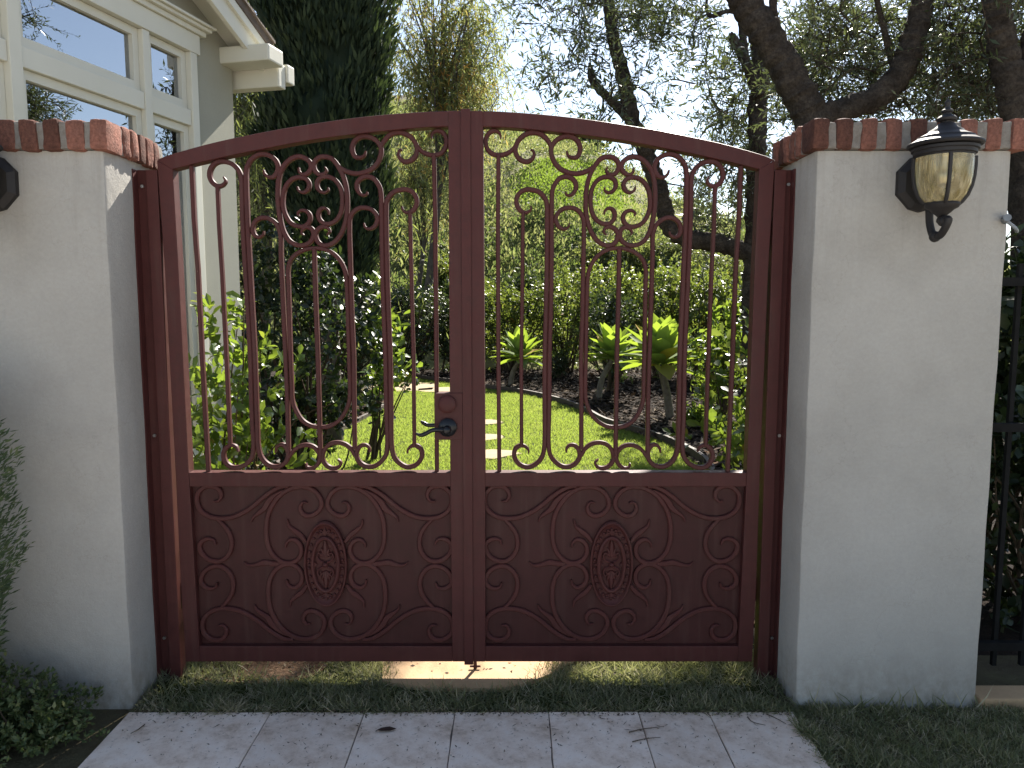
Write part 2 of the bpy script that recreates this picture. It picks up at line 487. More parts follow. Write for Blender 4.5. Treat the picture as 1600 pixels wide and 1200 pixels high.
class MB:
    def __init__(s):
        s.v, s.f = [], []

    def add(s, vs_, fs_):
        b = len(s.v)
        s.v += [tuple(float(c) for c in p) for p in vs_]
        s.f += [tuple(i + b for i in f) for f in fs_]
        return s

    def box(s, x0, x1, y0, y1, z0, z1):
        return s.add([(x0, y0, z0), (x1, y0, z0), (x1, y1, z0), (x0, y1, z0), (x0, y0, z1), (x1, y0, z1), (x1, y1, z1), (x0, y1, z1)],
                     [(0, 3, 2, 1), (4, 5, 6, 7), (0, 1, 5, 4), (1, 2, 6, 5), (2, 3, 7, 6), (3, 0, 4, 7)])

    def hexa(s, p):
        """eight corners: bottom ring then top ring"""
        return s.add(p, [(0, 3, 2, 1), (4, 5, 6, 7), (0, 1, 5, 4), (1, 2, 6, 5), (2, 3, 7, 6), (3, 0, 4, 7)])

    def prism(s, poly, d):
        """planar polygon (3-D points) pushed along vector d"""
        n = len(poly)
        a = [tuple(p) for p in poly]
        b = [tuple(np.array(p) + np.array(d)) for p in poly]
        fs = [tuple(range(n)), tuple(range(2 * n - 1, n - 1, -1))]
        fs += [(i, i + n, (i + 1) % n + n, (i + 1) % n) for i in range(n)]
        return s.add(a + b, fs)

    def tube(s, pts, rad, sides=8, cap=True):
        pts = [Vector(tuple(p)) for p in pts]
        n = len(pts)
        if not hasattr(rad, '__len__'):
            rad = [rad] * n
        up = None
        vs_, fs_ = [], []
        for i in range(n):
            t = (pts[min(i + 1, n - 1)] - pts[max(i - 1, 0)])
            if t.length < 1e-9:
                t = Vector((0, 0, 1))
            t.normalize()
            if up is None:
                up = t.orthogonal().normalized()
            else:
                up = (up - t * up.dot(t))
                up = up.normalized() if up.length > 1e-6 else t.orthogonal().normalized()
            sd_ = t.cross(up)
            for k in range(sides):
                a = 2 * math.pi * k / sides
                vs_.append(pts[i] + (up * math.cos(a) + sd_ * math.sin(a)) * rad[i])
        for i in range(n - 1):
            for k in range(sides):
                k2 = (k + 1) % sides
                fs_.append((i * sides + k, i * sides + k2, (i + 1) * sides + k2, (i + 1) * sides + k))
        if cap:
            fs_.append(tuple(range(sides - 1, -1, -1)))
            fs_.append(tuple((n - 1) * sides + k for k in range(sides)))
        return s.add(vs_, fs_)

    def lathe(s, prof, c, sides=24, sx=1.0, sy=1.0):
        n = len(prof)
        vs_ = []
        for r, z in prof:
            for k in range(sides):
                a = 2 * math.pi * k / sides
                vs_.append((c[0] + r * sx * math.cos(a), c[1] + r * sy * math.sin(a), c[2] + z))
        fs_ = []
        for i in range(n - 1):
            for k in range(sides):
                k2 = (k + 1) % sides
                fs_.append((i * sides + k, i * sides + k2, (i + 1) * sides + k2, (i + 1) * sides + k))
        fs_.append(tuple(range(sides - 1, -1, -1)))
        fs_.append(tuple((n - 1) * sides + k for k in range(sides)))
        return s.add(vs_, fs_)

    def mesh(s, name, off=(0, 0, 0), smooth=False, bevel=0.0):
        me = bpy.data.meshes.new(name)
        me.from_pydata([(p[0] - off[0], p[1] - off[1], p[2] - off[2]) for p in s.v], [], s.f)
        bm = bmesh.new()
        bm.from_mesh(me)
        if bevel:
            bmesh.ops.remove_doubles(bm, verts=bm.verts, dist=1e-6)
            bmesh.ops.bevel(bm, geom=list(bm.edges), offset=bevel, segments=2, affect='EDGES', profile=0.6, clamp_overlap=True)
        bmesh.ops.recalc_face_normals(bm, faces=bm.faces)
        if smooth:
            for f in bm.faces:
                f.smooth = True
        bm.to_mesh(me)
        bm.free()
        if smooth:
            me.set_sharp_from_angle(angle=R(42))
        return me

    def build(s, name, mat, parent=None, smooth=False, bevel=0.0):
        off = wloc(parent) if parent is not None else Vector((0, 0, 0))
        return link(name, s.mesh(name, off, smooth, bevel), mat, parent)

    def alone(s, name, mat, loc, smooth=False, bevel=0.0):
        """a top-level mesh with its origin at loc"""
        loc = tuple(float(v) for v in loc)
        return link(name, s.mesh(name, loc, smooth, bevel), mat, None, loc)


def np_obj(name, V, Fc, mat, parent=None, loc=None, smooth=False):
    """many equal polygons from numpy arrays"""
    off = wloc(parent) if parent is not None else Vector(loc or (0, 0, 0))
    V = np.asarray(V, dtype=np.float64) - np.array(off)
    me = bpy.data.meshes.new(name)
    k = Fc.shape[1]
    me.vertices.add(len(V))
    me.vertices.foreach_set('co', V.astype(np.float32).ravel())
    me.loops.add(Fc.size)
    me.loops.foreach_set('vertex_index', Fc.astype(np.int32).ravel())
    me.polygons.add(len(Fc))
    me.polygons.foreach_set('loop_start', np.arange(0, Fc.size, k, dtype=np.int32))
    me.polygons.foreach_set('loop_total', np.full(len(Fc), k, dtype=np.int32))
    if smooth:
        me.polygons.foreach_set('use_smooth', np.ones(len(Fc), dtype=bool))
    me.update(calc_edges=True)
    return link(name, me, mat, parent, None if parent is not None else (loc or (0, 0, 0)))


def norm(a):
    return a / np.maximum(np.linalg.norm(a, axis=-1, keepdims=True), 1e-9)


TPL = {
    'rhomb': (np.array([(0, 0, 0), (.45, .5, 0), (1, 0, 0), (.45, -.5, 0)], float), np.array([(0, 3, 2, 1)])),
    'fold': (np.array([(0, 0, 0), (.42, .5, .07), (1, 0, -.06), (.42, -.5, .07)], float), np.array([(0, 2, 1), (0, 3, 2)])),
    'tri': (np.array([(0, .5, 0), (0, -.5, 0), (1, 0, 0)], float), np.array([(0, 1, 2)])),
    'blade': (np.array([(0, .5, 0), (0, -.5, 0), (.55, -.36, .05), (.55, .36, .05), (1, 0, -.10)], float), np.array([(0, 1, 2), (0, 2, 3), (3, 2, 4)])),
    'oval': (np.array([(0, 0, 0), (.28, .36, .05), (.28, -.36, .05), (.68, .5, .03), (.68, -.5, .03), (1, .0, -.07), (.30, 0, 0), (.68, 0, -.02)], float),
             np.array([(0, 6, 1), (0, 2, 6), (6, 7, 3), (6, 3, 1), (6, 2, 4), (6, 4, 7), (7, 5, 3), (7, 4, 5)])),
}


def leaves(name, mat, parent, P, D, N, L, W, tpl='rhomb', loc=None):
    T, Fc = TPL[tpl]
    P, D, N = np.asarray(P), norm(np.asarray(D)), np.asarray(N)
    S = norm(np.cross(D, N))
    N = np.cross(S, D)
    n = len(P)
    L = np.broadcast_to(L, (n,))[:, None, None]
    W = np.broadcast_to(W, (n,))[:, None, None]
    V = P[:, None, :] + D[:, None, :] * T[None, :, 0:1] * L + S[:, None, :] * T[None, :, 1:2] * W + N[:, None, :] * T[None, :, 2:3] * L
    F2 = (Fc[None] + (np.arange(n) * len(T))[:, None, None]).reshape(-1, Fc.shape[1])
    return np_obj(name, V.reshape(-1, 3), F2, mat, parent, loc)


def spline(pts, per=7):
    """centripetal Catmull-Rom curve through the points (no loops where spacing changes)"""
    P = np.array(pts, float)
    n = len(P)
    if n < 3:
        return P
    Q = np.vstack([2 * P[0] - P[1], P, 2 * P[-1] - P[-2]])
    o = []
    for i in range(1, n):
        p0, p1, p2, p3 = Q[i - 1], Q[i], Q[i + 1], Q[i + 2]
        t0 = 0.0
        t1 = t0 + max(np.linalg.norm(p1 - p0), 1e-9) ** 0.5
        t2 = t1 + max(np.linalg.norm(p2 - p1), 1e-9) ** 0.5
        t3 = t2 + max(np.linalg.norm(p3 - p2), 1e-9) ** 0.5
        for k in range(per):
            t = t1 + (t2 - t1) * k / per
            a1 = (t1 - t) / (t1 - t0) * p0 + (t - t0) / (t1 - t0) * p1
            a2 = (t2 - t) / (t2 - t1) * p1 + (t - t1) / (t2 - t1) * p2
            a3 = (t3 - t) / (t3 - t2) * p2 + (t - t2) / (t3 - t2) * p3
            b1 = (t2 - t) / (t2 - t0) * a1 + (t - t0) / (t2 - t0) * a2
            b2 = (t3 - t) / (t3 - t1) * a2 + (t - t1) / (t3 - t1) * a3
            o.append((t2 - t) / (t2 - t1) * b1 + (t - t1) / (t2 - t1) * b2)
    o.append(P[-1])
    return np.array(o)


def ribbon(mb, xz, wd, yf, yb, t0=1.0, t1=1.0, tl=0.05, ch=0.003):
    """flat iron bar bent in the gate's plane: chamfered front, tapered tips"""
    xz = np.asarray(xz, float)
    d = np.gradient(xz, axis=0)
    d = norm(d)
    nr = np.stack([-d[:, 1], d[:, 0]], 1)
    s = np.concatenate([[0], np.cumsum(np.linalg.norm(np.diff(xz, axis=0), axis=1))])
    Ls = s[-1]
    a = t0 + (1 - t0) * np.clip(s / tl, 0, 1) ** 0.7
    b = t1 + (1 - t1) * np.clip((Ls - s) / tl, 0, 1) ** 0.7
    h = wd / 2 * np.minimum(a, b)
    vs_, fs_ = [], []
    for i in range(len(xz)):
        c = min(ch, h[i] * 0.6)
        for o, y in ((-h[i], yb), (-h[i], yf + c), (-h[i] + c, yf), (h[i] - c, yf), (h[i], yf + c), (h[i], yb)):
            q = xz[i] + nr[i] * o
            vs_.append((q[0], y, q[1]))
    k = 6
    for i in range(len(xz) - 1):
        for j in range(k):
            j2 = (j + 1) % k
            fs_.append((i * k + j, i * k + j2, (i + 1) * k + j2, (i + 1) * k + j))
    fs_.append(tuple(range(k)))
    fs_.append(tuple((len(xz) - 1) * k + j for j in range(k - 1, -1, -1)))
    mb.add(vs_, fs_)
    return mb


def in_poly(px, py, poly):
    c = np.zeros(px.shape, bool)
    n = len(poly)
    for i in range(n):
        x1, y1 = poly[i]
        x2, y2 = poly[(i + 1) % n]
        m = ((y1 > py) != (y2 > py)) & (px < (x2 - x1) * (py - y1) / (y2 - y1 + 1e-12) + x1)
        c ^= m
    return c


def sheet(name, poly, z, mat, kind='structure', label=None):
    mb = MB()
    mb.add([(p[0], p[1], z) for p in poly], [tuple(range(len(poly)))])
    o = mb.alone(name, mat, (0, 0, 0))
    me = o.data
    if me.polygons[0].normal.z < 0:
        me.flip_normals()
    o['kind'] = kind
    return o

# ================================================================== THE SETTING: ground, hill, lawn, beds
GZ = -0.02
sheet('ground', [(-400, -60), (400, -60), (400, 700), (-400, 700)], GZ, MAT['ground'])
sheet('bounce_driveway', [(-9, -14), (9, -14), (9, 0.55), (-9, 0.55)], GZ + 0.012, MAT['bounce_driveway'])  # unseen behind the camera, added to bounce sunlight onto the gate front

# lawn outline, measured along the bed edging
EDGE_R = [atG(*p)[:2] for p in ((620, 588), (700, 598), (756, 607), (800, 613), (842, 621), (906, 641), (950, 664), (1040, 692), (1113, 742))]
EDGE_R += [np.array((0.99, 4.6)), np.array((0.90, 3.3))]
EDGE_L = [atG(*p)[:2] for p in ((596, 611), (612, 628), (596, 641), (545, 668), (480, 705), (430, 738))]
EDGE_L += [np.array((-1.36, 4.6)), np.array((-1.22, 3.4))]
LAWN = EDGE_R + [np.array((0.93, 2.47)), np.array((-1.29, 2.47))] + EDGE_L[::-1] + [atG(540, 612)[:2], atG(420, 606)[:2], atG(430, 590)[:2], atG(560, 589)[:2]]
LAWN = [(float(p[0]), float(p[1])) for p in LAWN]
sheet('lawn', LAWN, 0.0, MAT['lawnbase'])
sheet('planting_bed', [(-7, 2.9), (7, 2.9), (9, 17.0), (-9, 17.0)], GZ + 0.010, MAT['mulchbase'])
sheet('soil_patch', [(p[0], p[1]) for p in [atG(585, 616)[:2], atG(604, 626)[:2], atG(592, 641)[:2], atG(540, 668)[:2], atG(500, 676)[:2], atG(520, 645)[:2]]], 0.002, MAT['soil'])
sheet('soil_strip', [tuple(atG(1120, 742)[:2]), tuple(atG(1090, 700)[:2]), tuple(atG(1150, 690)[:2]), tuple(atG(1200, 700)[:2]), (1.6, 3.2), (1.0, 3.2)], 0.002, MAT['soil'])
# verge right of the paving and the bed on the left of it
VERGE = [(0.945, 0.6), (3.4, 0.6), (3.4, 2.91), (0.945, 2.91)]
sheet('verge', VERGE, -0.004, MAT['shadesoil'])
sheet('flower_bed', [(-3.2, 0.6), (-1.30, 0.6), (-1.27, 2.52), (-3.2, 2.52)], -0.006, MAT['shadesoil'])

# concrete pad below the gate, with a real edge
pad = MB()
pad_poly = [(-0.47, 2.665), (-0.30, 2.618), (-0.05, 2.612), (0.03, 2.640), (0.14, 2.715), (0.28, 2.86), (0.34, 3.3), (-0.52, 3.3), (-0.50, 2.85)]
pad.prism([(x, y, -0.05) for x, y in pad_poly], (0, 0, 0.066))
o = pad.alone('concrete_pad', MAT['concrete'], (0, 2.9, 0))
o['kind'] = 'structure'

# bare soil patch under the left leaf
sheet('bare_soil', [(-1.18, 2.70), (-0.85, 2.66), (-0.72, 2.74), (-0.70, 2.84), (-0.9, 2.93), (-1.18, 2.9)], 0.004, MAT['soil'])


# hillside behind the garden
def ridge(X):
    return np.interp(np.asarray(X) / 1.54, [-30, -6, -1.3, 0.8, 2.2, 3.4, 4.6, 5.8, 8.0, 13, 30], [11.6, 11.0, 10.3, 9.5, 8.6, 7.5, 6.2, 5.6, 4.6, 3.4, 2.6])


def hill_z(X, Y):
    t = np.clip((Y - 16.0) / 24.0, 0, 1)
    t = np.sin(t * np.pi / 2) ** 1.12
    bump = 0.22 * np.sin(X * 0.9 + Y * 0.5) + 0.16 * np.sin(X * 2.1 - Y * 1.3)
    return GZ + 0.012 + t * (ridge(X) - 0.4 + bump) - 0.02 * np.clip(Y - 42, 0, 60)


gx, gy = np.meshgrid(np.linspace(-45, 45, 90), np.linspace(15.8, 75, 60))
HV = np.stack([gx, gy, hill_z(gx, gy)], -1).reshape(-1, 3)
ii = (np.arange(59)[:, None] * 90 + np.arange(89)[None, :]).ravel()
HF = np.stack([ii, ii + 1, ii + 91, ii + 90], 1)
o = np_obj('hillside', HV, HF, MAT['hill'], None, (0, 0, 0), True)
o['kind'] = 'structure'

# ------------------------------------------------------------------ travertine paving: every tile that shows is its own piece
pv = thing('paving', (0, 2.0, 0), None, None)
pv['kind'] = 'structure'
xs = [-1.29, -0.812, -0.497, -0.192, 0.123, 0.425, 0.661, 0.945]


def tile_mesh(wx, wy, seed):
    rr = random.Random(seed)
    mb = MB()
    g = 0.0010
    p = [(-wx / 2 + g, -wy / 2 + g), (wx / 2 - g, -wy / 2 + g), (wx / 2 - g, wy / 2 - g), (-wx / 2 + g, wy / 2 - g)]
    q = []
    for e_ in range(4):
        (xa_, ya_), (xb_, yb_) = p[e_], p[(e_ + 1) % 4]
        for k_ in range(9):
            t_ = k_ / 9
            j_ = 0.0 if k_ == 0 else rr.uniform(-.0014, .0002) * (4.0 if rr.random() < .06 else 1)
            nx_, ny_ = (ya_ - yb_), (xb_ - xa_)
            l_ = math.hypot(nx_, ny_)
            q.append((xa_ + (xb_ - xa_) * t_ - nx_ / l_ * -j_ * -1, ya_ + (yb_ - ya_) * t_ - ny_ / l_ * j_))
    mb.prism([(x, y, -0.03) for x, y in q], (0, 0, 0.03))
    return mb.mesh('paver', (0, 0, 0), False, 0.0035)


for r_, (ya, yb) in enumerate(((2.462, 1.852), (1.852, 1.242), (1.242, 0.6))):
    for k in range(7):
        xa, xb = xs[k], xs[k + 1]
        me = tile_mesh(xb - xa, ya - yb, k + 10 * r_)
        t = link('paver', me, MAT['travertine'], pv, ((xa + xb) / 2, (ya + yb) / 2 - 2.0, 0.012 + random.uniform(-0.0015, 0.0015)))
        t.rotation_euler = (random.uniform(-.002, .002), random.uniform(-.002, .002), 0)
        if r_ == 0:
            t.scale = (1, 1, 1)
MB().box(-1.285, 0.94, 0.61, 2.455, -0.035, 0.006).build('joint_bed', MAT['jointsand'], pv)

# ================================================================== PILLARS with brick caps
BRICKS = []
for k in range(5):
    rr = random.Random(100 + k)
    mb = MB()
    a = (0.5, 0.5, 0.5)
    pts = []
    for z in (-0.5, 0.5):
        for x, y in ((-.5, -.5), (.5, -.5), (.5, .5), (-.5, .5)):
            pts.append((x + rr.uniform(-.04, .04), y + rr.uniform(-.03, .03), z + rr.uniform(-.025, .025)))
    mb.hexa(pts)
    BRICKS.append(mb)


def brick_mesh(k, sx, sy, sz, bev, wear=.0022):
    mb = MB()
    mb.v = [(x * sx, y * sy, z * sz) for x, y, z in BRICKS[k].v]
    mb.f = list(BRICKS[k].f)
    me = mb.mesh('brick', (0, 0, 0), True, bev)
    bm = bmesh.new()
    bm.from_mesh(me)
    bmesh.ops.subdivide_edges(bm, edges=[e for e in bm.edges if e.calc_length() > .02], cuts=2, use_grid_fill=True)
    for v in bm.verts:
        n_ = noise.noise_vector(v.co * 55 + Vector((k * 7.3, 0, 0))) + noise.noise_vector(v.co * 130 + Vector((0, k * 3.1, 0))) * .6
        v.co += n_ * wear
    bmesh.ops.triangulate(bm, faces=[f for f in bm.faces if len(f.verts) > 4])
    for f in bm.faces:
        f.smooth = True
    bm.to_mesh(me)
    bm.free()
    return me


FB = [brick_mesh(k, 0.053, 0.11, 0.098, 0.013) for k in range(5)]
FBL = [brick_mesh(k, 0.057, 0.11, 0.098, 0.014) for k in range(5)]
SB = [brick_mesh(k, 0.11, 0.047, 0.096, 0.011, .0042) for k in range(5)]


def pillar(x0, x1, inner, label, fm, step, corner):
    """stucco pier between x0 and x1; inner = +1 when its reveal faces +X"""
    y0, y1, zt = 2.51, 2.885, 1.862
    root = thing('pillar', ((x0 + x1) / 2, (y0 + y1) / 2, 0), label, 'pillar')
    b = MB()
    # body with slightly wavering hand-trowelled arrises
    rings = []
    nz = 14
    e = 0.014
    for k in range(nz + 1):
        z = -0.05 + (zt + 0.05) * k / nz
        j = lambda a_: 0.0012 * math.sin(k * 2.1 + a_) + 0.0010 * math.sin(k * 5.3 + a_ * 3)
        ring = []
        for cx, cy, sx, sy in ((x0, y0, 1, 1), (x1, y0, -1, 1), (x1, y1, -1, -1), (x0, y1, 1, -1)):
            q = [(cx, cy + sy * e), (cx + sx * e * .3, cy + sy * e * .3), (cx + sx * e, cy)]
            if sx * sy < 0:
                q = q[::-1]
            ring += [(px + j(cx), py + j(cy + 1)) for px, py in q]
        rings.append([(px, py, z) for px, py in ring])
    m = 12
    vs_ = [p for r__ in rings for p in r__]
    fs_ = []
    for i in range(nz):
        for k in range(m):
            k2 = (k + 1) % m
            fs_.append((i * m + k, i * m + k2, (i + 1) * m + k2, (i + 1) * m + k))
    fs_.append(tuple(range(m - 1, -1, -1)))
    fs_.append(tuple(nz * m + k for k in range(m)))
    b.add(vs_, fs_)
    b.build('body', MAT['stucco'], root, True)
    zc = zt + 0.047
    ov = 0.024
    mo_ = MB().box(x0 - ov + .007, x1 + ov - .007, y0 - ov + .007, y1 + ov - .007, zt + 0.003, zt + 0.086).build('mortar', MAT['mortar'], root, True, 0.006)
    bm = bmesh.new()
    bm.from_mesh(mo_.data)
    bmesh.ops.subdivide_edges(bm, edges=[e_ for e_ in bm.edges if e_.calc_length() > .2], cuts=44, use_grid_fill=True)
    bmesh.ops.subdivide_edges(bm, edges=[e_ for e_ in bm.edges if .03 < e_.calc_length() < .2], cuts=4, use_grid_fill=True)
    for v in bm.verts:
        v.co += (noise.noise_vector(v.co * 40) + noise.noise_vector(v.co * 95) * .5) * .0042
    bm.to_mesh(mo_.data)
    bm.free()
    ctr = wloc(root)
    # headers along the front
    xe = x1 + ov if inner > 0 else x0 - ov
    x = xe - inner * corner
    k = 0
    while x0 - ov < x < x1 + ov:
        o_ = link('brick', fm[k % 5], MAT['brick'], root)
        o_.location = Vector((x, y0 - ov + 0.055 + random.uniform(-.002, .002), zc + random.uniform(-.0025, .0025))) - ctr
        o_.rotation_euler = (random.uniform(-.03, .03), random.uniform(-.025, .025), random.uniform(-.03, .03))
        x -= inner * (step + random.uniform(-.003, .003))
        k += 1
    # narrower bricks along the reveal
    y = y0 - ov + 0.11 + 0.030
    while y < y1 + ov - 0.02:
        o_ = link('brick', SB[k % 5], MAT['brick'], root)
        o_.location = Vector((xe - inner * (0.055 + random.uniform(-.003, .002)), y, zc + random.uniform(-.003, .003))) - ctr
        o_.rotation_euler = (random.uniform(-.03, .03), random.uniform(-.02, .02), random.uniform(-.04, .04))
        y += 0.053
        k += 1
    # outer side, so that a step to the side still finds bricks
    y = y0 - ov + 0.11 + 0.030
    while y < y1 + ov - 0.02:
        o_ = link('brick', SB[k % 5], MAT['brick'], root)
        xo = x0 - ov + 0.054 if inner > 0 else x1 + ov - 0.054
        o_.location = Vector((xo, y, zc + random.uniform(-.003, .003))) - ctr
        o_.rotation_euler = (0, 0, random.uniform(-.04, .04))
        y += 0.060
        k += 1
    return root


PX_L, PX_R = -1.300, 0.970
pillar(-1.93, PX_L, 1, 'grey stucco pillar with weathered brick cap in front of the house', FBL, 0.0725, 0.0285)
pillar(PX_R, 1.594, -1, 'grey stucco pillar with brick cap and an amber glass wall lantern', FB, 0.0785, 0.0262)

# ================================================================== GATE
G = 2.70                       # front plane of the leaves
XS = -0.158                    # where the two leaves meet


def gp(x, y):
    p = atY(x, y, G)
    return (p[0], p[2])


ORG = {'A': (260, 160), 'B': (400, 220), 'C': (520, 160), 'D': (320, 560), 'E': (480, 560), 'F': (290, 750), 'G': (480, 750)}
Z5 = lambda x, y: (200 + x / 2.857, 150 + y / 2.857)


def tr(org, pts):
    ox, oy = ORG[org]
    return [(ox + x / 6.6667, oy + y / 6.6667) for x, y in pts]


UP = []          # (name, px points, taper at start, taper at end, width m)
WB, WT = 0.0158, 0.0145
# bars
UP.append(('bar', [(295.8, 258), (299.5, 340), (305.7, 420), (313, 570), (322.5, 740)], 1, 1, WT))
UP.append(('bar', [(336.5, 291), (339, 350), (344, 430), (350.5, 560), (356.7, 697)], 1, 1, 0.0130))
UP.append(('bar', [(488.6, 388), (491, 470), (494.5, 560), (498.6, 716)], 1, 1, 0.0150))
UP.append(('bar', [(639.4, 331), (642, 450), (645, 560), (646.3, 698)], 1, 1, 0.0130))
UP.append(('bar', [(677, 241), (679, 340), (681, 560), (681.8, 740)], 1, 1, WT))
# left double bar
UP.append(('scroll', tr('A', [(572, 765), (592, 812), (560, 852), (510, 862), (455, 825), (425, 760), (432, 690), (475, 628), (540, 602), (620, 612), (690, 652), (735, 712), (757, 785), (762, 900), (770, 1200)])
           + tr('D', [(452, 0), (462, 350), (474, 700), (487, 930), (470, 1040), (415, 1110), (335, 1148), (262, 1148), (202, 1108), (172, 1040), (178, 980), (207, 937), (252, 917), (300, 932), (330, 985)]), .25, .25, WB))
UP.append(('scroll', tr('A', [(990, 690), (1002, 732), (1040, 765), (1090, 765), (1130, 722), (1142, 655), (1115, 590), (1060, 545), (990, 525), (920, 538), (860, 582), (820, 650), (806, 720), (806, 800), (820, 1200)])
           + tr('D', [(500, 0), (512, 350), (524, 700), (536, 940), (565, 1040), (622, 1110), (700, 1143), (780, 1128), (835, 1075), (850, 1010), (835, 950), (790, 912), (750, 920), (725, 950), (717, 995)]), .25, .25, WB))
# feet of the middle
UP.append(('scroll', tr('D', [(1035, 1105), (1048, 1145), (1100, 1158), (1160, 1115), (1182, 1050), (1165, 985), (1115, 935), (1040, 915), (965, 932), (905, 975), (862, 1040)]), .25, .8, 0.0148))
UP.append(('scroll', tr('D', [(1370, 1062), (1402, 1100), (1380, 1145), (1320, 1160), (1258, 1135), (1215, 1075), (1212, 1020), (1235, 955), (1290, 905), (1370, 890), (1450, 910), (1510, 958), (1552, 1030)]), .25, .8, 0.0148))
# middle double bars, outer elements
UP.append(('scroll', tr('B', [(62, 935), (46, 980), (5, 998), (-35, 980), (-58, 920), (-42, 850), (0, 808), (70, 792), (140, 817), (200, 875), (232, 960), (240, 1200)])
           + [(440.5, 500)] + tr('D', [(822, 0), (835, 300), (846, 700), (850, 985)]), .25, 1, 0.0150))
UP.append(('scroll', tr('B', [(1110, 850), (1122, 890), (1162, 913), (1218, 890), (1252, 820), (1238, 760), (1190, 708), (1130, 688), (1060, 694), (1003, 732), (964, 800), (958, 900), (966, 1200)])
           + [(548, 500)] + tr('E', [(470, 0), (474, 480), (481, 960)]), .25, 1, 0.0150))
# oval ring
UP.append(('oval_ring', [(447.3, 436), (446.8, 425), (448.6, 412), (453.5, 402.5), (462.8, 394.3), (476.5, 388.6), (489.8, 387), (504.5, 388.8), (518.3, 395.5), (528.8, 406.5), (535.3, 419), (538.2, 430),
                         (540.5, 470), (543.2, 560), (544.6, 600)] + tr('D', [(1497, 380), (1490, 460), (1452, 560), (1390, 650), (1290, 715), (1190, 730), (1090, 715), (1000, 660), (932, 560), (893, 450)])
           + [(452.6, 600), (450.9, 560), (448.6, 480), (447.3, 436)], 1, 1, 0.0140))
# big cartouche
UP.append(('scroll', tr('B', [(427, 265), (432, 310), (472, 340), (522, 322), (556, 270), (541, 210), (490, 167), (430, 150), (360, 167), (290, 222), (242, 295), (217, 380), (206, 500), (206, 600), (216, 720), (240, 850), (272, 950), (332, 1040), (410, 1080), (490, 1080), (555, 1040), (582, 970), (562, 912), (512, 892), (466, 920), (456, 955), (477, 976)]), .25, .25, WB))
UP.append(('scroll', tr('B', [(702, 260), (716, 300), (690, 333), (640, 338), (597, 300), (582, 240), (602, 190), (650, 157), (710, 152), (770, 172), (822, 227), (872, 312), (906, 400), (930, 520), (936, 640), (930, 760), (905, 880), (860, 980), (800, 1050), (720, 1085), (650, 1070), (612, 1020), (602, 960), (632, 912), (680, 888), (730, 902), (750, 940), (722, 975)]), .25, .25, WB))
UP.append(('scroll', tr('B', [(411, 465), (422, 505), (470, 528), (520, 500), (535, 440), (505, 388), (440, 368), (370, 382), (312, 430), (274, 500), (258, 590), (260, 680), (288, 770), (342, 848), (420, 884), (490, 880), (538, 830), (540, 765), (502, 724), (452, 717), (416, 745), (426, 776)]), .25, .25, 0.0150))
UP.append(('scroll', tr('B', [(734, 475), (734, 505), (700, 528), (650, 513), (617, 460), (627, 402), (670, 367), (730, 362), (800, 392), (848, 450), (878, 530), (884, 620), (878, 700), (856, 770), (808, 830), (740, 858), (680, 848), (638, 800), (632, 750), (652, 707), (695, 692), (734, 717), (740, 760)]), .25, .25, 0.0150))
# S scrolls towards the lock stile
UP.append(('scroll', tr('C', [(0, 610), (55, 662), (130, 707), (210, 727), (300, 720), (390, 682), (450, 622), (486, 540), (490, 468), (465, 410), (412, 362), (340, 338), (270, 345), (212, 388), (187, 450), (193, 508), (222, 553), (270, 560), (313, 540), (330, 490)]), .8, .25, WB))
UP.append(('scroll', tr('C', [(484, 480), (502, 420), (542, 360), (592, 317), (660, 297), (740, 307), (810, 352), (853, 412), (868, 480), (848, 548), (800, 592), (740, 603), (692, 573), (672, 530), (682, 490), (710, 476)]), .8, .25, WB))
UP.append(('scroll', tr('C', [(866, 436), (905, 482), (962, 518), (1040, 535), (1110, 520), (1158, 475), (1178, 410), (1173, 350), (1140, 298), (1090, 279), (1042, 293), (1022, 330), (1022, 362)]), .8, .25, 0.0150))
# right double bar
UP.append(('scroll', tr('C', [(345, 920), (340, 945), (310, 958), (267, 938), (237, 880), (242, 820), (282, 777), (340, 759), (400, 774), (448, 824), (480, 890), (490, 980), (494, 1100)])
           + [(596, 440)] + tr('E', [(803, 0), (812, 500), (822, 930), (803, 1030), (750, 1098), (680, 1142), (600, 1142), (532, 1100), (497, 1030), (512, 962), (552, 922), (600, 920), (633, 950), (640, 995)]), .25, .25, WB))
UP.append(('scroll', tr('C', [(710, 1070), (717, 1110), (760, 1138), (820, 1120), (858, 1060), (863, 1000), (830, 933), (770, 898), (700, 898), (632, 918), (577, 967), (547, 1030), (543, 1100)])
           + [(603.5, 440)] + tr('E', [(852, 0), (860, 500), (868, 930), (893, 1040), (950, 1108), (1030, 1148), (1110, 1133), (1168, 1080), (1188, 1010), (1168, 950), (1120, 922), (1070, 932), (1037, 970), (1035, 1002)]), .25, .25, WB))

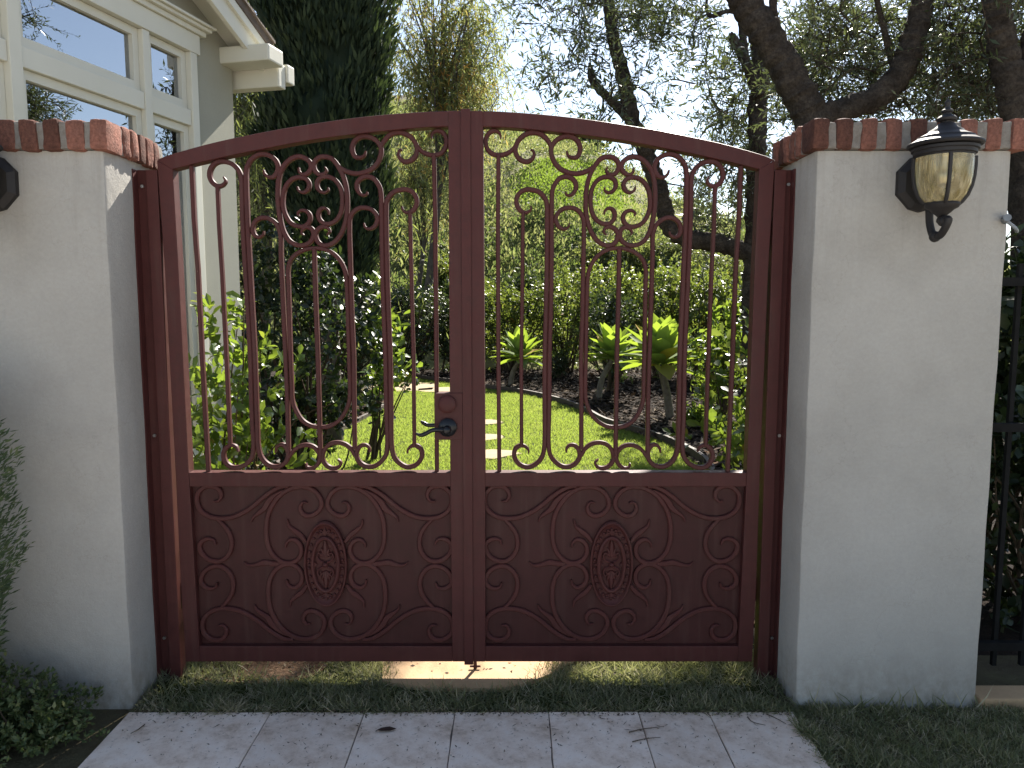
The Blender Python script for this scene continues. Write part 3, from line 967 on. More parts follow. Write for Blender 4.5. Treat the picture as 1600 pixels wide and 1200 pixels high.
# panel ornament: the upper left quarter, mirrored about the medallion
PC = gp(507.5, 883.5)
QUART = []
QUART.append((tr('F', [(270, 235), (320, 232), (350, 187), (340, 132), (300, 90), (230, 74), (162, 94), (108, 152), (97, 230), (122, 310), (182, 370), (260, 404), (370, 415), (480, 398), (590, 350), (700, 275), (800, 187), (900, 118), (980, 84), (1060, 80)]), .25, .6))
QUART.append((tr('F', [(300, 415), (370, 480), (430, 560), (458, 650), (453, 740), (410, 818), (340, 862), (270, 862), (192, 828), (142, 770), (124, 700), (152, 652), (210, 628), (270, 642), (295, 692)]), .6, .25))
QUART.append((tr('F', [(1252, 252), (1210, 247), (1182, 280), (1182, 330), (1222, 378), (1280, 388), (1350, 358), (1395, 300), (1400, 240), (1370, 172), (1320, 122), (1240, 88), (1150, 86), (1060, 112), (980, 162), (910, 242), (852, 350), (827, 450), (822, 560), (832, 660), (862, 750), (922, 828), (1000, 876), (1080, 882), (1150, 848), (1190, 780), (1182, 702), (1140, 652), (1080, 638), (1037, 672), (1027, 722)]), .25, .25))
FLAMES = [(tr('F', [(668, 455), (690, 402), (750, 352), (802, 310), (842, 242), (912, 172), (1000, 118)]), .08, .2),
          (tr('F', [(1043, 425), (1058, 490), (1110, 540), (1180, 592), (1240, 665)]), .05, .6)]
AXIS = (tr('F', [(588, 872), (640, 908), (720, 902), (800, 880), (880, 890), (985, 897)]), .08, .8)


def to_plane(px):
    return np.array([gp(x, y) for x, y in px])


def gate_leaf(mir, label):
    """mir = +1 the left leaf as measured, -1 the right one mirrored about the seam"""
    fx = (lambda x: x) if mir > 0 else (lambda x: 2 * XS - x)
    root = thing('gate_leaf', (fx(-1.20), G + 0.025, 0.07), label, 'gate')
    T = 0.048
    fl = lambda pts: [(fx(x), z) for x, z in pts]

    def plate(name, pxs, y0, y1, mat=MAT['maroon'], bevel=0.0025):
        poly = fl([gp(*p) for p in pxs])
        mb = MB()
        mb.prism([(x, y0, z) for x, z in poly], (0, y1 - y0, 0))
        return mb.build(name, mat, root, False, bevel)

    # frame: hinge stile, lock stile, arched top rail, middle and bottom rails
    plate('stile', [(245.0, 250), (269.5, 264.3), (278.7, 420), (294.6, 737), (311.2, 1011), (312.5, 1034), (290.3, 1034), (282.4, 915), (274.0, 735), (257.3, 420)], G, G + T)
    seam_t, seam_b = gp(725, 173), gp(731, 1034)
    lock = [gp(700.3, 198.5), gp(701.5, 400), gp(703.5, 737), gp(706.6, 1011), gp(707, 1034)]
    ztop = gp(722, 172.8)[1]
    mb = MB()
    poly = fl([(XS - 0.001, ztop), (XS - 0.001, lock[-1][1])] + lock[::-1] + [(lock[0][0], ztop - 0.0005)])
    mb.prism([(x, G, z) for x, z in poly], (0, T, 0))
    mb.build('stile', MAT['maroon'], root, False, 0.0025)
    outer = [(245.0, 249.5), (260, 243.2), (290, 234.2), (320, 226), (350, 218.8), (380, 212.5), (420, 204.6), (460, 197.7), (500, 191.5), (545, 185.0), (592, 179.8), (630, 176.6), (670, 174.1), (699.8, 173.1)]
    inner = [(700.3, 197.6), (685, 197.8), (650, 199.8), (610, 203.4), (560, 208.6), (500, 216.4), (455, 224), (410, 232.7), (375, 239.6), (341, 247), (305, 255.2), (269.3, 264.4)]
    # quads so the long arch stays clean
    o2 = to_plane(spline(outer, 3))
    i2 = to_plane(spline(inner, 3))[::-1]
    n = 40
    ro = np.stack([np.interp(np.linspace(0, 1, n), np.linspace(0, 1, len(o2)), o2[:, j]) for j in (0, 1)], 1)
    ri = np.stack([np.interp(np.linspace(0, 1, n), np.linspace(0, 1, len(i2)), i2[:, j]) for j in (0, 1)], 1)
    vs_, fs_ = [], []
    e = 0.0025
    for k in range(n):
        d = (ro[k] - ri[k]) / np.linalg.norm(ro[k] - ri[k])
        sec = [(ri[k], G + T), (ri[k], G + e), (ri[k] + d * e, G), (ro[k] - d * e, G), (ro[k], G + e), (ro[k], G + T)]
        vs_ += [(fx(q[0]), y + 0.0006, q[1]) for q, y in sec]
    for k in range(n - 1):
        for j in range(6):
            j2 = (j + 1) % 6
            fs_.append((k * 6 + j, k * 6 + j2, k * 6 + 6 + j2, k * 6 + 6 + j))
    fs_ += [tuple(range(6)), tuple((n - 1) * 6 + j for j in range(6))]
    MB().add(vs_, fs_).build('top_rail', MAT['maroon'], root)
    plate('middle_rail', [(294.7, 738.6), (703.4, 738.6), (704.2, 760.5), (296.2, 760.5)], G + 0.0008, G + T)
    plate('bottom_rail', [(311.0, 1010), (706.6, 1010), (707.0, 1034), (312.3, 1034)], G + 0.0008, G + T)
    # scrolls and bars
    for q_, (name, px, t0, t1, wd) in enumerate(UP):
        sp = spline(px, 7) if name != 'bar' else np.array(px)
        xz = np.array(fl(to_plane(sp)))
        mb = MB()
        y0 = G + (0.012 if name == 'bar' else 0.0145)
        y0 += 0.00021 * q_
        ribbon(mb, xz, wd, y0, y0 + 0.017 + 0.0001 * q_, t0, t1, 0.055)
        mb.build(name, MAT['maroon'], root, True)
    # sheet panel with applied ornament
    pn = [gp(296.0, 760.2), gp(704.4, 760.2), gp(706.8, 1010.4), gp(311.0, 1010.4)]
    mb = MB()
    mb.prism([(fx(x), G + 0.026, z) for x, z in pn], (0, 0.003, 0))
    mb.build('sheet_panel', MAT['panel'], root)
    # stop bead along the hinge side and the sill
    c0, c1 = gp(309.0, 765), gp(320, 1006)
    cx, cz = PC
    nq = 0
    for px, t0, t1 in QUART:
        base = to_plane(spline(px, 7))
        for sx in (1, -1):
            for sz in (1, -1):
                q = np.stack([cx + sx * (base[:, 0] - cx), cz + sz * (base[:, 1] - cz)], 1)
                q[:, 0] = np.array([fx(v) for v in q[:, 0]])
                mb = MB()
                nq += 1
                ribbon(mb, q, 0.0165, G + 0.0120 + nq * 0.00017, G + 0.0263 + nq * 0.00002, t0, t1, 0.06)
                mb.build('scroll', MAT['maroon'], root, True)
    for px, t0, t1 in FLAMES:
        base = to_plane(spline(px, 7))
        for sx in (1, -1):
            for sz in (1, -1):
                q = np.stack([cx + sx * (base[:, 0] - cx), cz + sz * (base[:, 1] - cz)], 1)
                q[:, 0] = np.array([fx(v) for v in q[:, 0]])
                mb = MB()
                nq += 1
                ribbon(mb, q, 0.0215, G + 0.0125 + nq * 0.00017, G + 0.0263 + nq * 0.00002, t0, t1, 0.075)
                mb.build('flame_leaf', MAT['maroon'], root, True)
    base = to_plane(spline(AXIS[0], 7))
    for sx in (1, -1):
        q = np.stack([cx + sx * (base[:, 0] - cx), base[:, 1]], 1)
        q[:, 0] = np.array([fx(v) for v in q[:, 0]])
        mb = MB()
        nq += 1
        ribbon(mb, q, 0.0210, G + 0.0125 + nq * 0.00017, G + 0.0263 + nq * 0.00002, AXIS[1], AXIS[2], 0.08)
        mb.build('flame_leaf', MAT['maroon'], root, True)
    # cast oval medallion
    mx = fx(cx)
    zr = gp(507.5, 816)[1] - cz
    xr = gp(541, 884)[0] - cx

    def ell(sx, sz, n=40, y=0.0):
        return [(mx + sx * math.cos(2 * math.pi * k / n), G + y, cz + sz * math.sin(2 * math.pi * k / n)) for k in range(n)]
    med = MB()
    n = 40
    rings = [(1.0, 0.026), (1.0, 0.010), (0.93, 0.0065), (0.87, 0.0150), (0.70, 0.0165), (0.0, 0.0175)]
    vs_ = []
    for s_, y in rings[:-1]:
        vs_ += ell(xr * s_, zr * s_, n, y)
    vs_.append((mx, G + rings[-1][1], cz))
    fs_ = []
    for i in range(len(rings) - 2):
        for k in range(n):
            k2 = (k + 1) % n
            fs_.append((i * n + k, i * n + k2, (i + 1) * n + k2, (i + 1) * n + k))
    b0 = (len(rings) - 2) * n
    for k in range(n):
        fs_.append((b0 + k, b0 + (k + 1) % n, len(vs_) - 1))
    med.add(vs_, fs_)
    mo = med.build('medallion', MAT['maroon'], root, True)
    rim = MB()
    for s_, rad, y in ((0.96, 0.0042, 0.0075), (0.60, 0.0075, 0.0065)):
        e_ = ell(xr * s_, zr * s_ if s_ > .7 else zr * 0.62, n, y)
        rim.tube(e_ + [e_[0], e_[1]], rad, 8, False)
    rim.build('rim', MAT['maroon'], mo, True)
    bead = MB()
    for k in range(26):
        a = 2 * math.pi * (k + .5) / 26
        c = (mx + xr * .79 * math.cos(a), G + 0.0125, cz + zr * .80 * math.sin(a))
        prof = [(0.0062 * math.sin(t), 0.0062 * -math.cos(t)) for t in np.linspace(0.2, math.pi - .2, 5)]
        bead.lathe(prof, c, 8)
    bead.build('bead', MAT['maroon'], mo, True)
    orn = MB()

    def lobe(px_, pz_, ang, ln, wd, y=0.004):
        """small cast leaf: a ridged drop lying on the medallion"""
        T_, V_ = [], []
        m_ = 7
        for k in range(m_):
            t = k / (m_ - 1)
            h = wd * math.sin(math.pi * min(1, 0.12 + t * .88)) ** .8 / 2
            V_ += [(t * ln, -h, .006), (t * ln, -h * .4, -0.002 * math.sin(math.pi * t)), (t * ln, h * .4, -0.002 * math.sin(math.pi * t)), (t * ln, h, .006)]
        fs__ = []
        for k in range(m_ - 1):
            for j in range(3):
                fs__.append((k * 4 + j, k * 4 + j + 1, k * 4 + 5 + j, k * 4 + 4 + j))
        ca, sa = math.cos(ang), math.sin(ang)
        orn.add([(mx + px_ + a_ * ca - b_ * sa, G + y + c_, cz + pz_ + a_ * sa + b_ * ca) for a_, b_, c_ in V_], fs__)
    Y_ = 0.0115
    for up in (1, -1):
        # middle leaf of each half with its side leaves opening like a palmette
        for ang, ln, wd in ((0, .44, .024), (24, .40, .017), (-24, .40, .017), (48, .33, .015), (-48, .33, .015)):
            lobe(0, up * zr * .16, up * math.pi / 2 + R(ang), zr * ln * (.62 if ang else 1.0), wd, Y_ - .002 * (ang == 0))
        lobe(0, up * zr * .64, up * math.pi / 2, zr * .22, 0.020, Y_)
        for ang in (40, -40, 75, -75):
            lobe(0, up * zr * .70, up * math.pi / 2 + R(ang), zr * .15, 0.012, Y_ + .001)
        for s_ in (1, -1):
            cs = spline([(mx + s_ * xr * x_, G + .0095, cz + up * zr * z_) for x_, z_ in ((.08, .05), (.30, .10), (.38, .20), (.28, .27), (.20, .22), (.25, .17))], 4)
            orn.tube(cs, list(np.linspace(.0042, .0024, len(cs))), 6)
    for s_ in (0, math.pi):
        for ang, ln, wd in ((0, .034, .016), (32, .026, .011), (-32, .026, .011)):
            lobe(xr * .40 * math.cos(s_), 0, s_ + R(ang), ln, wd, Y_ - .003)
    orn.lathe([(0.011 * math.sin(t), -0.009 * math.cos(t)) for t in np.linspace(.15, math.pi - .15, 6)], (mx, G + 0.006, cz), 12)
    orn.build('ornament', MAT['maroon'], mo, True)
    return root


leafL = gate_leaf(1, 'maroon iron gate leaf carrying the lock and lever handle, on the house side')
leafR = gate_leaf(-1, 'maroon iron gate leaf with the drop bolt at its foot, beside the lantern pillar')

# astragal on the right leaf
ztop = gp(725, 171.0)[1]
zbot = gp(731, 1036)[1]
MB().box(XS - 0.0165, XS + 0.0165, G - 0.0065, G - 0.0004, zbot - 0.004, ztop + 0.001).build('cover_strip', MAT['maroon'], leafR, False, 0.0015)
# drop bolt behind the right leaf
bx = atY(742.5, 1045, G + 0.055)[0]
mb = MB()
mb.tube([(bx, G + 0.058, 0.42), (bx, G + 0.058, 0.018)], 0.0065, 10)
mb.tube([(bx - 0.02, G + 0.058, 0.026), (bx + 0.02, G + 0.058, 0.026)], 0.004, 8)
mb.tube([(bx, G + 0.058, 0.41), (bx + 0.09, G + 0.058, 0.41)], 0.0055, 8)
dr = mb.build('drop_bolt', MAT['maroon'], leafR, True)
for z in (0.16, 0.34):
    MB().box(bx - 0.014, bx + 0.014, G + 0.0485, G + 0.069, z, z + 0.03).build('guide', MAT['maroon'], dr)
# small rubber stop on the lock stile of the right leaf
p = gp(751.5, 290)
MB().lathe([(0.004, -0.006), (0.006, -0.003), (0.006, 0.003), (0.004, 0.006)], (p[0] + 0.003, G + 0.02, p[1]), 10).build('stop_button', MAT['iron'], leafR, True)

# lock on the left leaf
a, b = gp(678.5, 614), gp(721, 687)
MB().box(a[0], XS - 0.0170, G - 0.0055, G + 0.051, b[1], a[1]).build('lock_case', MAT['maroon'], leafL, False, 0.002)


def disc(cx, cz, r, y0, y1, mat, name, parent, dome=0.0):
    mb = MB()
    n = 28
    rr = [(r, y1), (r, y0 + .002), (r * .92, y0), (r * .6, y0 - dome), (0.0006, y0 - dome * 1.2)]
    vs_, fs_ = [], []
    for q, y in rr:
        vs_ += [(cx + q * math.cos(2 * math.pi * k / n), y, cz + q * math.sin(2 * math.pi * k / n)) for k in range(n)]
    for i in range(len(rr) - 1):
        for k in range(n):
            k2 = (k + 1) % n
            fs_.append((i * n + k, i * n + k2, (i + 1) * n + k2, (i + 1) * n + k))
    fs_.append(tuple((len(rr) - 1) * n + k for k in range(n)))
    mb.add(vs_, fs_)
    return mb.build(name, mat, parent, True)


c = gp(699, 631)
db = disc(c[0], c[1], 0.031, G - 0.020, G - 0.005, MAT['maroon'], 'deadbolt', leafL, 0.004)
disc(c[0], c[1] - 0.012, 0.008, G - 0.024, G - 0.017, MAT['bronze'], 'key_slot', db)
c = gp(700, 667)
lv = disc(c[0], c[1], 0.0325, G - 0.021, G - 0.005, MAT['bronze'], 'lever_rose', leafL, 0.006)
disc(c[0], c[1] - 0.004, 0.014, G - 0.062, G - 0.024, MAT['bronze'], 'lever_hub', lv, 0.003)
pts = [gp(700, 669), gp(690, 668), gp(678, 668.5), gp(668, 673.5), gp(660, 676), gp(652.5, 673.5)]
sp = spline([(x, G - 0.052, z) for x, z in pts], 5)
MB().tube(sp, list(np.interp(np.linspace(0, 1, len(sp)), [0, .3, .75, 1], [.010, .0075, .0075, .004])), 10).build('lever_handle', MAT['bronze'], lv, True)
pts = [(700, 663), (688, 663), (676, 664.5), (668, 664), (661, 660.5), (657.5, 658)]
sp = spline([tuple(atY(x, y, G + 0.11)) for x, y in pts], 5)
lb = MB().tube(sp, list(np.interp(np.linspace(0, 1, len(sp)), [0, .3, .75, 1], [.010, .0075, .0075, .004])), 10)
lb.tube([(sp[0][0], G + 0.051, sp[0][2]), (sp[0][0], G + 0.112, sp[0][2])], 0.011, 12)
lb.build('lever_handle', MAT['bronze'], leafL, True)


# gate posts bolted to the pillars
def gate_post(side, label):
    if side < 0:
        pl = [(216.5, 265), (231.5, 265), (257.5, 735), (271, 1058), (260, 1058), (241, 735)]
        ps = [(231.5, 265), (244.2, 252), (257.0, 420), (273.6, 735), (281.8, 915), (291.5, 1058), (271, 1058), (255.5, 735)]
        bolts = [(222.5, 290), (245.5, 682), (262, 1000)]
    else:
        pl = [(1221.5, 266), (1234, 266), (1222, 570), (1214.5, 735), (1204, 1040), (1197, 1040), (1206, 735), (1213.5, 570)]
        ps = [(1205.8, 252), (1221.5, 266), (1213.5, 570), (1206, 735), (1197, 1040), (1183, 1040), (1185, 735), (1193, 570)]
        bolts = [(1224, 287), (1206.5, 682), (1198, 1000)]
    q = atY(ps[5][0], 1052, G)
    root = thing('gate_post', (q[0], G + 0.03, 0), label, 'gate post')
    # a straight post: mean edges between top and bottom, standing plumb against the reveal
    def edge(pp):
        return [tuple(gp(*p)) for p in pp]
    xs_ = [gp(*p)[0] for p in ps]
    stile_x = gp(245, 250)[0] if side < 0 else 2 * XS - gp(245, 250)[0]
    x_in = stile_x - 0.0025 if side < 0 else stile_x + 0.0025
    x_wall = PX_L + 0.0005 if side < 0 else PX_R - 0.0005
    zt = gp(231, 265)[1]
    w_post = 0.040
    x_out = x_in - w_post if side < 0 else x_in + w_post
    MB().box(min(x_in, x_out), max(x_in, x_out), G + 0.004, G + 0.054, -0.06, zt).build('post', MAT['maroon'], root, False, 0.0025)
    pl_o = MB().box(min(x_wall, x_out), max(x_wall, x_out), G + 0.022, G + 0.028, -0.04, zt + 0.002).build('mounting_plate', MAT['maroon'], root)
    MB().box(x_wall if side < 0 else x_wall - 0.005, x_wall + 0.005 if side < 0 else x_wall, G - 0.012, G + 0.021, -0.04, zt + 0.001).build('wall_flange', MAT['maroon'], pl_o)
    for bxp in bolts:
        z = gp(*bxp)[1]
        xm = (x_wall + x_out) / 2
        mb = MB()
        n = 6
        vs_ = []
        for y in (G + 0.022, G + 0.015):
            vs_ += [(xm + .006 * math.cos(k * math.pi / 3), y, z + .006 * math.sin(k * math.pi / 3)) for k in range(6)]
        mb.add(vs_, [tuple(range(5, -1, -1)), tuple(range(6, 12))] + [(k, (k + 1) % 6, (k + 1) % 6 + 6, k + 6) for k in range(6)])
        mb.build('bolt', MAT['steel'], pl_o)
    # hinges between post and stile
    for z in (0.28, zt - 0.25):
        xh = (x_in + stile_x) / 2
        MB().tube([(xh, G + 0.060, z), (xh, G + 0.060, z + 0.09)], 0.009, 12).build('hinge', MAT['maroon'], root, True)
    return root


gate_post(-1, 'maroon steel gate post bolted to the pillar by the house')
gate_post(1, 'maroon steel gate post bolted to the pillar with the lantern')


# ================================================================== LANTERNS
def lantern(cx, label):
    zc = 1.38
    yw = 2.51
    yl = 2.37
    root = thing('wall_lantern', (cx, yw, 1.69), label, 'lantern', 'wall lanterns on the gate pillars')
    # backplate: long octagon
    z0, z1 = 1.668, 1.850
    hw = 0.076
    zc = (z0 + z1) / 2
    oct_ = [(-hw, z0 + .055), (-hw * .45, z0 + .010), (0, z0), (hw * .45, z0 + .010), (hw, z0 + .055), (hw, z1 - .055), (hw * .45, z1 - .012), (0, z1), (-hw * .45, z1 - .012), (-hw, z1 - .055)]
    mb = MB()
    k = len(oct_)
    vs_ = []
    for s_, y in ((1.0, yw + .002), (1.0, yw - .020), (.84, yw - .034), (.80, yw - .038)):
        vs_ += [(cx + x * s_, y, zc + (z - zc) * s_) for x, z in oct_]
    fs_ = [tuple(range(k))]
    for i in range(3):
        fs_ += [(i * k + j, i * k + (j + 1) % k, (i + 1) * k + (j + 1) % k, (i + 1) * k + j) for j in range(k)]
    fs_.append(tuple(3 * k + j for j in range(k)))
    mb.add(vs_, fs_)
    mb.build('backplate', MAT['black'], root)
    # roof with ogee profile, finial
    zr = atY(1476, 224, yl)[2]
    prof = [(.100, -.010), (.1045, -.005), (.103, 0), (.090, .007), (.080, .013), (.078, .018), (.062, .025), (.050, .032), (.047, .037), (.033, .045), (.025, .053), (.022, .058), (.016, .060), (.016, .063), (.026, .066), (.028, .072), (.022, .079), (.012, .083), (.011, .088), (.016, .091), (.016, .096), (.009, .101), (.006, .108), (.008, .114), (.008, .120), (.003, .128), (.001, .132)]
    MB().lathe(prof, (cx, yl, zr), 32).build('roof', MAT['black'], root, True)
    MB().lathe([(.092, -.014), (.092, -.022), (.086, -.024), (.086, -.034), (.080, -.036), (.080, -.040)], (cx, yl, zr), 32).build('collar', MAT['black'], root, True)
    # bell-shaped glass
    zg = zr - .041
    gp_ = [(.080, 0), (.0805, -.025), (.079, -.055), (.074, -.085), (.064, -.112), (.050, -.132), (.036, -.143)]
    MB().lathe([(r * .985, z) for r, z in gp_], (cx, yl, zg), 32).build('glass_shade', MAT['amber'], root, True)
    # cage ribs
    for q in range(4):
        a = R(252 + 90 * q)
        sp = [(cx + (r + .0035) * math.cos(a), yl + (r + .0035) * math.sin(a), zg + z) for r, z in gp_]
        mb = MB()
        mb.tube(sp, .0058, 6)
        mb.build('cage_rib', MAT['black'], root, True)
    cupz = zg - .143
    MB().lathe([(.046, .012), (.050, .004), (.045, -.006), (.034, -.012), (.026, -.020), (.016, -.028), (.010, -.034), (.013, -.040), (.013, -.048), (.006, -.056)], (cx, yl, cupz), 24).build('cup', MAT['black'], root, True)
    # S arm: out of the plate, down and round, up into the cup
    sp = spline([(cx, yw - .030, z0 + .055), (cx, yw - .050, z0 + .045), (cx, yw - .068, z0 + .005), (cx, yw - .078, z0 - .045), (cx, yw - .105, z0 - .083), (cx, yw - .145, z0 - .080), (cx, yw - .180, z0 - .040), (cx, yl - .001, cupz - .050)], 6)
    mb = MB().tube(sp, .0115, 12)
    for f_ in (0.60, 0.97):
        c = sp[int(f_ * (len(sp) - 1))]
        mb.lathe([(.017 * math.sin(t), -.017 * math.cos(t)) for t in np.linspace(.1, math.pi - .1, 8)], tuple(c), 14)
    mb.build('arm', MAT['black'], root, True)
    # lamp holder and bulb inside
    MB().lathe([(.012, -.038), (.012, -.075), (.016, -.085), (.018, -.10), (.012, -.118), (.003, -.125)], (cx, yl, zr), 16).build('bulb', MAT['steel'], root, True)
    return root


lantern(1.300, 'black wall lantern with amber bell glass on the free pillar')
lantern(-1.650, 'black wall lantern on the pillar by the house, mostly cut off by the picture edge')

# ================================================================== HOUSE on the left: gable wall running away from the camera
HU = np.array((-0.2343, -0.9722, 0.0))      # along the wall towards the camera
HN = np.array((0.9722, -0.2343, 0.0))       # out of the wall
CYH = 5.2
_c = atY(365, 180, CYH)
HC = np.array((_c[0], _c[1], 0.0))


def hw(u, n, z):
    return HC + HU * u + HN * n + np.array((0, 0, z))


def uz(x, y, off=0.0):
    p = atP(x, y, HC + HN * off, HN) - HC
    return float(np.dot(p, HU)), float(p[2])


house = thing('house', tuple(hw(1.5, -2, 0)), 'grey stucco house with cream framed windows and a gable eave', 'house')


def hbox(mb, u0, u1, n0, n1, z0, z1):
    return mb.hexa([hw(u0, n0, z0), hw(u1, n0, z0), hw(u1, n1, z0), hw(u0, n1, z0), hw(u0, n0, z1), hw(u1, n0, z1), hw(u1, n1, z1), hw(u0, n1, z1)])


# measured lines on the wall plane
uj0, zt1 = uz(316, 62)             # outer end of the head trim
u_jo = uz(303, 187)[0]             # jamb trim outer edge
u_ji = uz(293, 187)[0]
u_m0 = uz(231, 172)[0]             # mullion
u_m1 = uz(220, 172)[0]
u_l0 = uz(28, 150)[0]              # left mullion
u_l1 = uz(8, 150)[0]
z_head = uz(303, 88)[1]            # underside of head board
z_crown = uz(303, 58)[1]
zt_hi = (uz(213, 144)[1] + uz(26, 70)[1]) / 2     # upper edge of the transom bar
zt_lo = (uz(221, 172)[1] + uz(24, 104)[1]) / 2
z_sill = -0.02 + 0.55
U_END = 3.55
# rake line in the wall plane: z grows with u
OV = 0.20
ra = uz(424, 86, OV)
rb = uz(362, 0, OV)
slope = (rb[1] - ra[1]) / (rb[0] - ra[0])
rk = lambda u: ra[1] + slope * (u - ra[0])
z_eave = rk(0.0)
wall = MB()
zb = GZ - 0.05


def wpoly(mb, pts, th=0.16):
    mb.prism([hw(u, 0, z) for u, z in pts], HN * -th)


soff = 0.05
wpoly(wall, [(0, zb), (u_jo - .01, zb), (u_jo - .01, rk(u_jo) - soff), (0, rk(0) - soff)])
wpoly(wall, [(u_jo - .01, z_head + .02), (U_END, z_head + .02), (U_END, rk(U_END) - soff), (u_jo - .01, rk(u_jo) - soff)])
wpoly(wall, [(u_jo - .01, zb), (U_END, zb), (U_END, z_sill), (u_jo - .01, z_sill)])
wall.build('wall', MAT['housewall'], house)
back = MB()
hbox(back, -0.001, 0.16, -5.0, -0.161, zb, z_eave - soff)
hbox(back, 0.17, U_END, -5.0, -4.9, zb, z_eave - soff)
hbox(back, U_END - .16, U_END - .001, -4.89, -0.161, zb, z_eave + 0.3)
back.build('wall', MAT['housewall'], house)
# dark room behind the glass
rm = MB()
hbox(rm, 0.3, U_END - .3, -3.2, -3.1, zb, z_head + .4)
hbox(rm, 0.3, U_END - .3, -3.1, -0.5, z_sill - .6, z_sill - .5)
hbox(rm, 0.3, U_END - .3, -3.1, -0.4, z_head + .3, z_head + .4)
rm.build('room', MAT['interior'], house)
# casing
cas = MB()
hbox(cas, u_jo, u_ji, -0.05, 0.040, z_sill, z_head)
hbox(cas, u_jo - .03, U_END, -0.05, 0.042, z_head + .001, z_crown)
hbox(cas, u_m0, u_m1, -0.05, 0.034, z_sill, z_head - .001)
hbox(cas, u_l0, u_l1, -0.05, 0.040, z_sill, z_head - .001)
hbox(cas, u_ji + .001, u_m0 - .001, -0.05, 0.028, zt_lo, zt_hi)
hbox(cas, u_m1 + .001, u_l0 - .001, -0.05, 0.028, zt_lo, zt_hi)
hbox(cas, u_l1 + .001, U_END, -0.05, 0.028, zt_lo, zt_hi)
hbox(cas, u_jo - .03, U_END, -0.05, 0.07, z_sill - .10, z_sill - .001)
cas.build('window_casing', MAT['trim'], house, False, 0.004)
crown = MB()
hbox(crown, u_jo - .07, U_END, 0.0, 0.060, z_crown + .001, z_crown + .030)
hbox(crown, u_jo - .095, U_END, 0.0, 0.085, z_crown + .031, z_crown + .050)
hbox(crown, u_jo - .115, U_END, 0.0, 0.105, z_crown + .051, z_crown + .066)
crown.build('head_moulding', MAT['trim'], house, False, 0.004)
# sashes with panes
for (ua, ub) in ((u_ji, u_m0), (u_m1, u_l0), (u_l1, U_END - .1)):
    for (za, zb_) in ((z_sill, zt_lo), (zt_hi, z_head)):
        g = 0.002
        fw = 0.042
        f = MB()
        a_, b_ = ua + g, ub - g
        c_, d_ = za + g, zb_ - g
        hbox(f, a_, a_ + fw, -0.045, 0.004, c_, d_)
        hbox(f, b_ - fw, b_, -0.045, 0.004, c_, d_)
        hbox(f, a_ + fw, b_ - fw, -0.045, 0.0035, d_ - fw, d_)
        hbox(f, a_ + fw, b_ - fw, -0.045, 0.0035, c_, c_ + fw * 1.15)
        win = f.build('window', MAT['trim'], house)
        p = MB()
        p.prism([hw(a_ + fw, -0.022, c_ + fw), hw(b_ - fw, -0.022, c_ + fw), hw(b_ - fw, -0.022, d_ - fw), hw(a_ + fw, -0.022, d_ - fw)], HN * -0.004)
        p.build('pane', MAT['glass'], win)
# curtain behind the narrow window
cu = MB()
us = np.linspace(u_ji - .05, u_m0 + .10, 40)
V0 = [hw(u, -0.14 + 0.025 * math.sin(i * 1.35), z_sill) for i, u in enumerate(us)]
V1 = [hw(u, -0.14 + 0.020 * math.sin(i * 1.35 + .2), z_head - .03) for i, u in enumerate(us)]
cu.add(V0 + V1, [(i, i + 1, i + 41, i + 40) for i in range(39)])
cu.build('curtain', MAT['curtain'], house, True)
# gable overhang: soffit boards, rake board, shingles, eave return
u_e = ra[0]
ro_ = MB()
pa = [hw(u_e, -5.2, rk(u_e)), hw(u_e, OV + .03, rk(u_e)), hw(U_END, OV + .03, rk(U_END)), hw(U_END, -5.2, rk(U_END))]
ro_.prism(pa, (0, 0, 0.05))
roof = ro_.build('roof', MAT['shingle'], house)
sf = MB()
sf.prism([hw(u_e, -0.10, rk(u_e) - .065), hw(u_e, OV - .03, rk(u_e) - .065), hw(U_END, OV - .03, rk(U_END) - .065), hw(U_END, -0.10, rk(U_END) - .065)], (0, 0, 0.025))
sf.build('soffit', MAT['trim'], house)
rkb = MB()
rkb.prism([hw(u_e, OV - .028, rk(u_e) - .17), hw(u_e, OV - .028, rk(u_e) - .004), hw(U_END, OV - .028, rk(U_END) - .004), hw(U_END, OV - .028, rk(U_END) - .17)], HN * 0.030)
rkb.build('rake_board', MAT['trim'], house, False, 0.004)
rk2 = MB()
rk2.prism([hw(u_e, OV + .003, rk(u_e) - .06), hw(u_e, OV + .003, rk(u_e) - .006), hw(U_END, OV + .003, rk(U_END) - .006), hw(U_END, OV + .003, rk(U_END) - .06)], HN * 0.020)
rk2.build('drip_mould', MAT['trim'], house)
# shingle courses showing along the rake edge
for k in range(18):
    u = u_e + 0.02 + k * 0.22
    m_ = MB()
    m_.hexa([hw(u, -1.2, rk(u) + .052), hw(u + .25, -1.2, rk(u + .25) + .050), hw(u + .25, OV + .045, rk(u + .25) + .050), hw(u, OV + .045, rk(u) + .052),
             hw(u, -1.2, rk(u) + .072), hw(u + .25, -1.2, rk(u + .25) + .058), hw(u + .25, OV + .045, rk(u + .25) + .058), hw(u, OV + .045, rk(u) + .072)])
    m_.build('shingle', MAT['shingle'], roof)
# eave return beam at the corner
ez1 = uz(400, 84, 0.15)[1]
ez0 = uz(400, 109, 0.15)[1]
er = MB()
hbox(er, -0.05, 0.13, -0.02, 0.345, ez0, ez1)
er.build('eave_return', MAT['trim'], house, False, 0.012)
er = MB()
hbox(er, u_e, -0.06, -0.3, 0.30, ez0 - .11, ez1 - .06)
er.build('eave_board', MAT['trim'], house, False, 0.01)
gt = MB()
hbox(gt, u_e - .10, u_e - .01, -5.0, 0.31, ez0 - .06, ez0 + .06)
gt.build('gutter', MAT['trim'], house, False, 0.01)
